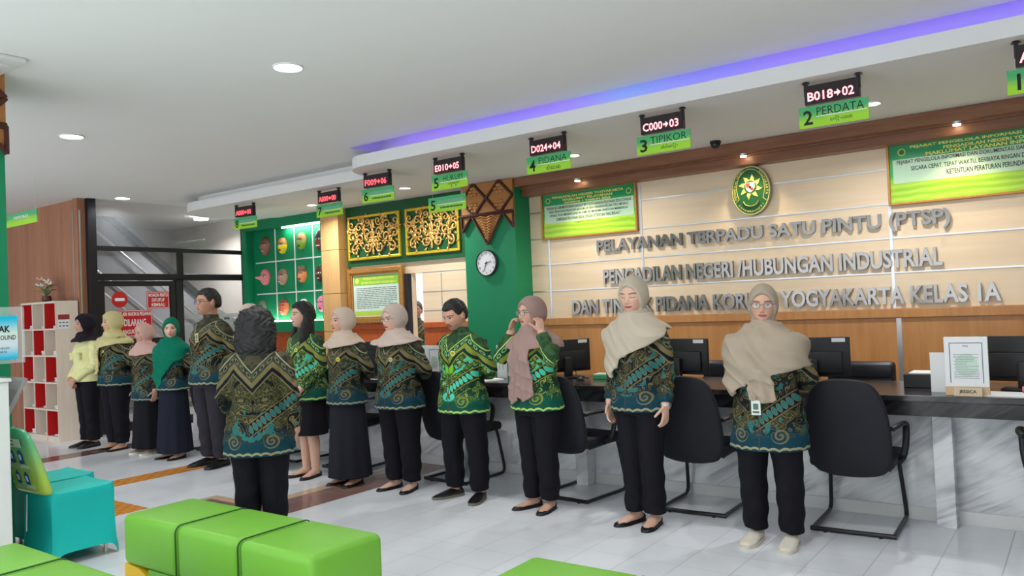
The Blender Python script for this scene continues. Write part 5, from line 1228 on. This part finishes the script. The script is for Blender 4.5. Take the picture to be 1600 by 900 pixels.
        if hair == 'long':
            V = []; th = np.linspace(0, 2*PI, 24, endpoint=False)
            for zc, rx, ry, cy in ((.5, .72, .55, .25), (.0, .80, .50, .32), (-.6, .82, .42, .40), (-1.2, .86, .36, .50), (-1.9, .92, .30, .55), (-2.5, .80, .22, .60), (-2.7, .5, .12, .60)): V.append(H_(np.array([(rx*math.cos(t), cy+ry*math.sin(t), zc) for t in th])))
            b.raw(*rings(V))
            for sx in (-1, 1): b.tube([H_([(sx*.66, .05, .25)])[0], H_([(sx*.78, .08, -.3)])[0], H_([(sx*.86, -.05, -1.0)])[0], H_([(sx*.98, -.28, -1.8)])[0], H_([(sx*.96, -.42, -2.5)])[0]], [(.02, .03), (.026, .045), (.03, .06), (.032, .055), (.012, .02)], 14)
        if hair == 'bob':
            V = []; th = np.linspace(0, 2*PI, 32, endpoint=False)
            for zc, rx, ry, cy in ((1.02, .45, .45, .06), (.85, .82, .78, .12), (.4, 1.02, .92, .2), (-.2, 1.14, .92, .28), (-.8, 1.2, .90, .30), (-1.35, 1.12, .82, .32), (-1.7, .85, .6, .34), (-1.78, .4, .3, .34)): V.append(H_(np.array([(rx*math.cos(t), cy+ry*math.sin(t)*(1 if math.sin(t) > 0 else .62), zc) for t in th])))
            b.raw(*rings(V))
        amp = {'short': .003, 'long': .003, 'bob': .005}[hair]
        def posth(a_, n_): 
            fq = 1 if hair != 'bob' else .75
            return a_+n_*(amp*(np.sin(a_[:, 0]*150*fq+3*np.sin(a_[:, 2]*60))*np.sin(a_[:, 2]*110*fq+2*np.sin(a_[:, 1]*70))+.6*np.sin(a_[:, 1]*130*fq+a_[:, 2]*40)))[:, None]
        solid('hair', b, m_hair, root, .006, 2, posth)
    if hij: hijab(root, h, S, H_, Hi, pr, wv, hij)
    if glasses:
        b = MB(); g2 = MB()
        for sx in (-1, 1):
            th = np.linspace(0, 2*PI, 28, endpoint=False); rp = [(sx*.30+.205*math.cos(t)*(1 if abs(math.cos(t)) < .8 else 1), -.985+.10*abs(.30+.2*math.cos(t)*sx*sx-.3)+.04*(math.cos(t)*1.0+.6)*(1 if sx > 0 else 0)+.04*(-math.cos(t)+.6)*(1 if sx < 0 else 0), .03+.165*math.sin(t)) for t in th]
            v, f = tube(H_(np.array(rp)), .0020 if glasses == 'thin' else .0026, 6, True); b.raw(v, f)
            g2.raw(*rings([H_(np.array(rp)*[1, 1, 1]+[0, .006, 0]), H_(np.array(rp)+[0, -.006, 0])]))
            b.tube(H_(np.array([(sx*.51, -.93, .07), (sx*.66, -.70, .09), (sx*.74, -.1, .06)])), .0020, 6)
        b.tube(H_(np.array([(-.095, -.99, .06), (0, -1.03, .085), (.095, -.99, .06)])), .0020, 6)
        gl_ = b.build('glasses', flat('gold grey frame', L(120, 110, 104), .3, .6) if glasses == 'thin' else m_gframe, root, 1.5); g2.build('lens', m_lens, gl_)
    if badge:
        bx, bz, br_, col_ = badge; py_ = pr(bz*h, 3)-(pr(bz*h, 2)+.012*h)*math.sqrt(max(.05, 1-(bx*h/(pr(bz*h, 1)+.01*h))**2))
        o = MB().cyl((0, 0, 0), br_, .006, 20, axis='y').build('pin_badge', flat('badge', col_, .4), root, .8); o.location = (bx*h, py_-.004, bz*h); o.rotation_euler.z = math.asin(max(-1, min(1, bx/.12)))*.8
        MB().cyl((0, -.004, 0), br_*.6, .002, 16, axis='y').build('badge_centre', flat('badge centre', L(150, 140, 60), .4), o)
    return root, A, pr, H_
def hijab(root, h, S, H_, Hi, pr, wv, hj):
    col_, style = hj
    m = cloth('headscarf cloth', col_, .85)
    X, Y, Z, AA, EE = head_grid(120, 86, nose=.4); R3 = np.stack([X, Y, Z], -1)
    s_ = np.sqrt((X/.545)**2+((Z+.14)/.715)**2); frt = np.cos(AA) > 0
    s_ = np.where(frt, s_, 3)
    out = 1.115+.09*np.clip(-np.cos(AA), 0, 1)*np.cos(EE)+.05*np.clip(Z, 0, 1)+.05*np.clip(np.cos(AA), 0, 1)*np.clip(Z-.4, 0, 1)
    out = out+.05*np.exp(-((s_-1.10)/.10)**2)
    f_ = .80+(out-.80)*sstep(.94, 1.06, s_)
    P = R3*f_[..., None]; P[..., 0] *= 1+.06*sstep(.2, -.9, Z)*(s_ > 1.02)
    P[..., 2] = np.where((Z < -.55) & (s_ > 1), P[..., 2]-.06, P[..., 2])
    b = MB(); b.raw(*rings(H_(P)))
    # wrap under the chin down to the shoulders
    th = np.linspace(0, 2*PI, 40, endpoint=False); V = []
    for zc, rx, ry, cy, tt in ((-.72, .60, .72, .0, 0), (-.95, .74, .84, .02, 0), (-1.25, .92, .92, .05, .35), (-1.5, 1.12, .95, .1, .8)):
        hp = H_(np.array([(rx*math.cos(t), cy+ry*math.sin(t), zc) for t in th])); z_ = (.930+zc*.0675)*h
        bp = np.array([(rx*S*math.cos(t), .004*h+ry*S*math.sin(t), z_) for t in th]); V.append(hp*(1-tt)+bp*tt)
    V.append([(pr(.815*h, 1)*1.02*math.cos(t), .004*h+(pr(.815*h, 2)+.012*h)*math.sin(t), .815*h) for t in th]); b.raw(*rings(V))
    def Rxy(z, ph, g):
        z = min(z, .862*h); u = z/h
        rx = np.interp(u, [.55, .70, .765, .79, .812, .830, .85, .87], [.122*wv, .128*wv, .136*wv, .138*wv, .118*wv, .082, .058, .052])*h+g
        ry = np.interp(u, [.55, .70, .765, .79, .812, .830, .85, .87], [.088*wv, .096*wv, .092*wv, .084*wv, .076*wv, .068, .060, .057])*h+g
        return rx*math.sin(ph), -ry*math.cos(ph)+.0*h
    def cape(hemf, z0=.862, g=.020, th_=.014, nphi=96, nt=16, p0=-PI, p1=PI, fold=.006, fq=9, slant=0):
        cl = abs(p1-p0) > 6; ph = np.linspace(p0, p1, nphi, endpoint=not cl); O, I = [], []
        for i in range(nt):
            t = i/(nt-1); o_, n_ = [], []
            for p in ph:
                z = (z0+(hemf(p)-z0)*t)*h; fo = fold*(.35+t)*(1-1.0*abs(math.sin(.5*(fq*p+slant*z/h*30+1.3*math.sin(3*p)))))
                x1, y1 = Rxy(z, p, g*h/1.6+fo); x2, y2 = Rxy(z, p, g*h/1.6+fo-th_); o_.append((x1, y1, z)); n_.append((x2, y2, z))
            O.append(o_); I.append(n_)
        if cl: b.raw(*rings(np.array(O+I[::-1]), True))
        else:
            V = [np.array(o_+n_[::-1]) for o_, n_ in zip(O, I)]; b.raw(*rings(V))
    D = math.degrees
    def lerp(*pts):
        xs = [R_(p[0]) for p in pts]; ys = [p[1] for p in pts]; return lambda p: float(np.interp(p, xs, ys))
    def tail(x0, x1, ztop, zbot, w0, w1, folds=3, point=.0, off=.045):
        """hanging end of the scarf in front of the body"""
        nu, nt = 26, 18; O, I = [], []
        for i in range(nt):
            t = i/(nt-1); o_, n_ = [], []
            for j in range(nu):
                u = j/(nu-1)*2-1; wd = w0+(w1-w0)*t; xc = x0+(x1-x0)*t; z = ztop+(zbot-ztop)*t-point*t*(1-abs(u))*.5+point*t*.25
                xx = (xc+u*wd/2)*h; rr = pr(z*h, 1)+.012*h; yy = pr(z*h, 3)-(pr(z*h, 2)+.016*h)*math.sqrt(max(.1, 1-(xx/rr)**2))
                fo = .010*math.sin(u*PI*folds+1)*(.5+.5*t)
                o_.append((xx, yy-off*h*.4-fo, z*h)); n_.append((xx, yy-off*h*.4-fo+.013, z*h))
            O.append(o_); I.append(n_)
        b.raw(*rings([np.array(o_+n_[::-1]) for o_, n_ in zip(O, I)]))
    if style == 'long_left':        # drapes over the chest to a point at the wearer's right
        cape(lerp((-180, .77), (-110, .805), (-82, .78), (-56, .60), (-38, .595), (0, .69), (40, .725), (70, .765), (95, .80), (180, .77)), fold=.016, fq=6, slant=1.9)
    elif style == 'long_wide':
        cape(lerp((-180, .72), (-110, .70), (-75, .60), (-50, .575), (-30, .61), (0, .655), (40, .675), (75, .695), (120, .70), (180, .72)), fold=.018, fq=6, slant=2.0)
        tail(.005, .02, .68, .565, .09, .10, 2, .03)
    elif style == 'two_tails':
        cape(lerp((-180, .76), (-60, .775), (0, .76), (60, .775), (180, .76)), fold=.005, fq=8)
        b.ell((0, -.062*wv*h, .80*h), (.038*h, .030*h, .030*h), 16)
        tail(-.022, -.052, .82, .515, .075, .085, 2, .06, .05); tail(.022, .03, .82, .535, .06, .095, 2, .07, .055)
    elif style == 'one_tail':
        cape(lerp((-180, .77), (-60, .76), (0, .75), (60, .78), (180, .77)), fold=.006, fq=8)
        tail(-.02, -.055, .80, .56, .06, .08, 2, .03, .04)
    elif style == 'chest':
        cape(lerp((-180, .70), (-100, .72), (-60, .66), (-30, .56), (-8, .50), (15, .60), (50, .69), (90, .73), (180, .70)), fold=.016, fq=6, slant=1.7)
    elif style == 'short':
        cape(lerp((-180, .79), (-90, .812), (0, .782), (90, .812), (180, .79)), fold=.012, fq=7, slant=1.8)
        for k in range(3): 
            rr = .060+.006*k; zc = .848-.016*k
            b.tube([(rr*1.0*h*math.sin(q)+0, -rr*1.12*h*math.cos(q), (zc+.012*math.sin(q+1+k))*h) for q in np.linspace(0, 2*PI, 30, endpoint=False)], .010*h/1.6+.002, 8, closed=True)
    elif style == 'tucked':
        cape(lerp((-180, .80), (-90, .812), (0, .80), (90, .812), (180, .80)), fold=.003, fq=6)
    elif style == 'back_short':
        cape(lerp((-180, .68), (-120, .70), (-80, .78), (0, .765), (80, .78), (120, .70), (180, .68)), fold=.010, fq=7, slant=1.5)
    def post(a_, n_):
        q = Hi(a_); nf = np.clip((-q[:, 2]+.1), 0, 1)+.25
        d_ = .0016*np.sin(a_[:, 2]*40+a_[:, 0]*50+2*np.sin(a_[:, 0]*14))
        d_ = np.where((np.abs(q[:, 0]) < .6) & (q[:, 1] < -.2) & (np.abs(q[:, 2]) < .9), 0, d_)
        low = np.clip((-q[:, 2]-1.15)/.5, 0, 1)
        cr = 1-np.abs(np.sin(23*(a_[:, 2]+.45*a_[:, 0])+1.6*np.sin(8*a_[:, 0]+1)+.8*np.sin(13*a_[:, 2])))
        d_ = d_*np.clip(nf, 0, 1)+low*.011*cr**2
        return a_+n_*d_[:, None]
    solid('headscarf', b, m, root, .0062, 3, post)
def card(root, loc, w, h, label, strap=None, photo=True, col=L(214, 220, 214)):
    o = MB().box(-w/2, -.003, -h/2, w/2, .003, h/2, .001).build('id_card', flat('card holder', col, .4), root); o.location = loc
    if photo: MB().box(-w*.28, -.0042, -h*.12, w*.28, -.003, h*.3).build('card_photo', flat('card photo', L(80, 110, 96), .5), o); MB().box(-w*.35, -.0042, -h*.36, w*.35, -.003, -h*.22).build('printed_text', m_inkgrey, o)
    if strap: MB().tube(strap, .0025, 6).build('lanyard', m_gframe, root)
    return o
KHAKI = L(196, 182, 164); CREAM = L(206, 188, 172)
# woman in white sneakers
r, A, pr, H_ = person('woman in long taupe headscarf, glasses and white sneakers, nearest on the right', -1.62, 4.77, .02, 1.545, 'behind', (.24, .02, .03), 1.12, .375, hij=(L(168, 154, 136), 'long_wide'), glasses='thin', shoe='sneaker', shoecol=flat('white sneaker', L(222, 214, 200), .6), legs=.070, splay=.05, fat=.5, smile=.5, skin=L(214, 168, 146))
card(r, (-.005*1.54, -pr(.56*1.54, 2)-.045, .545*1.54), .055, .085, 'x', [(0.0, -pr(.6*1.54, 2)-.03, .63*1.54), (-.005, -pr(.56*1.54, 2)-.044, .575*1.54)])
# tall woman
r, A, pr, H_ = person('tall woman with closed eyes, pale cream headscarf draped to one side, arms hanging', -2.49, 4.79, -.12, 1.645, 'side', (.16, .10, 0), .98, .465, hij=(L(190, 178, 160), 'long_left'), closed=True, legs=.045, splay=.2, smile=.6, skin=L(224, 180, 158), shoe='flat')
sh, e, wr, *_ = A[1]; dv = unit(wr-e); o = MB().tube([tuple(np.array([.031*math.cos(q), .031*math.sin(q), 0])) for q in np.linspace(0, 2*PI, 24, endpoint=False)], .006, 8, closed=True).cyl((.031, 0, 0), .016, .008, 16, axis='x').build('wrist_watch', m_steel, r, 1); o.location = e+(wr-e)*.985
# woman in mauve headscarf, hands at her ears
person('woman in mauve headscarf and glasses raising both hands to her ears', -3.34, 4.80, -.14, 1.54, 'face', (-.22, -.03, .02), 1.08, .475, bright=1.0, hij=(L(160, 132, 126), 'two_tails'), glasses='thin', legs=.052, splay=.25, fat=.35, skin=L(214, 168, 146), lip=L(190, 70, 72))
# man looking down
person('man with short black hair and moustache looking down, bright green batik', -4.04, 4.79, -.03, 1.565, 'behind', (-.10, .34, 0), 1.08, .435, bright=1.0, hair='short', beard=.75, shoe='oxford', legs=.082, splay=.35, skin=L(212, 158, 130), lip=L(160, 96, 86), badge=(.035, .735, .020, L(220, 226, 110)), extra='man', smile=.1, closed=False)
# glasses woman
person('woman in pale beige headscarf and glasses, broad blue green batik, hands behind', -4.735, 4.79, .04, 1.535, 'behind', (-.22, .06, 0), 1.16, .445, hij=(L(196, 178, 168), 'short'), glasses='thin', legs=.062, splay=.2, fat=.6, skin=L(226, 182, 162), badge=(.045, .715, .017, L(200, 206, 170)))
# cream headscarf profile
person('woman in cream headscarf seen in profile with open mouth, wide dark trousers', -5.32, 4.73, .0, 1.525, 'behind', (-.25, -.04, 0), 1.0, .46, hij=(L(202, 182, 166), 'short'), lower='skirt', lowmat=cloth('charcoal skirt cloth', L(30, 30, 40)), legs=.05, splay=.15, skin=L(216, 168, 146), badge=(.045, .72, .018, L(220, 220, 90)))
# long black hair
r, A, pr, H_ = person('woman with long black hair, bright green batik and knee length black skirt', -5.92, 4.78, -.05, 1.60, ('front', 'front'), (-.28, -.03, 0), 1.12, .445, bright=.8, hair='long', lower='knee', legs=.042, splay=.2, fat=.5, skin=L(220, 174, 152), badge=(.05, .735, .017, L(226, 226, 100)))
card(r, (-.06, -pr(.63*1.6, 2)-.03, .60*1.6), .075, .12, 'x', [(-.06, -pr(.74*1.6, 2)-.03, .74*1.6), (-.06, -pr(.64*1.6, 2)-.03, .637*1.6)], False, L(96, 74, 70))
# leader
person('leader seen from behind with bushy shoulder length black hair', -4.34, 3.12, PI+.68, 1.545, ('side', 'front'), (0, .0, 0), 1.10, .405, hair='bob', legs=.055, skin=L(206, 160, 134))
# hidden behind the leader
person('woman in cream headscarf hidden behind the leader with the bushy hair', -6.60, 4.69, .0, 1.60, 'behind', (-.1, 0, 0), 1.0, .46, hij=(L(206, 190, 176), 'tucked'), lower='skirt')
# tall man with glasses
r, A, pr, H_ = person('tall man in dark glasses with brown green batik, dark grey trousers', -7.28, 4.69, -.0, 1.785, 'behind', (-.16, .0, 0), 1.18, .465, hair='short', glasses='dark', lowmat=m_trouser_g, shoe='oxford', legs=.060, splay=.2, skin=L(196, 146, 118), lip=L(150, 90, 80), smile=.1)
card(r, (.06, -pr(.735*1.78, 2)-.028, .735*1.78), .05, .09, 'x', None, True, L(190, 186, 130))
# green headscarf
person('woman in emerald green headscarf looking towards the viewer, long black skirt', -8.11, 4.74, .12, 1.505, 'behind', (.78, .04, 0), 1.0, .49, hij=(L(0, 112, 88), 'chest'), lower='skirt', lowmat=cloth('blue black skirt cloth', L(26, 30, 44)), fat=.3, skin=L(224, 178, 158), smile=.5, badge=(.045, .76, .011, L(230, 226, 220)))
# small woman pale pink
person('short woman in pale pink headscarf, long black skirt and beige shoes', -8.73, 4.79, .06, 1.45, 'side', (-.12, .0, 0), 1.0, .415, hij=(L(206, 166, 158), 'back_short'), lower='skirt', shoecol=flat('beige shoe', L(150, 134, 120), .5), shoe='sneaker', skin=L(204, 156, 136))
# yellow headscarf
person('woman in pale yellow headscarf with a hanging scarf end, black trousers', -9.37, 4.76, .0, 1.605, 'behind', (-.2, .0, 0), 1.14, .47, hij=(L(206, 196, 142), 'one_tail'), legs=.055, skin=L(216, 168, 140), badge=(.045, .725, .014, L(226, 214, 90)))
# security guard
r, A, pr, H_ = person('woman in black headscarf and pale yellow uniform shirt, hands clasped, far left', -9.94, 4.71, .0, 1.595, 'clasp', (-.12, .0, 0), 1.02, .50, top='shirt', hij=(L(34, 30, 40), 'tucked'), legs=.05, skin=L(206, 156, 134), shoe='oxford')
hh = 1.595
for sx in (-1, 1):
    yy = pr(.70*hh, 3)-pr(.70*hh, 2)*.92-.012*hh
    MB().box(sx*.055*hh-.035, yy-.006, .665*hh, sx*.055*hh+.035, yy+.02, .715*hh, .003).build('chest_pocket', cloth('uniform pocket', L(226, 222, 160)), r); MB().box(sx*.055*hh-.038, yy-.012, .705*hh, sx*.055*hh+.038, yy+.018, .722*hh, .003).build('pocket_flap', cloth('uniform flap', L(222, 218, 156)), r)
    MB().box(sx*.075*hh-.025, -.03, .808*hh, sx*.075*hh+.025, .03, .822*hh, .004).build('epaulette', cloth('uniform epaulette', L(236, 230, 168)), r)
MB().box(-.155*hh-.0, -.03, .665*hh, -.138*hh, .02, .72*hh, .003).build('arm_patch', flat('dark patch', L(70, 74, 86), .7), r)
# man in the doorway
person('man standing in the doorway behind, mostly hidden', -7.80, 8.30, .5, 1.60, 'side', (0, 0, 0), 1.0, .46, hair='short', beard=.3, skin=L(176, 124, 100))
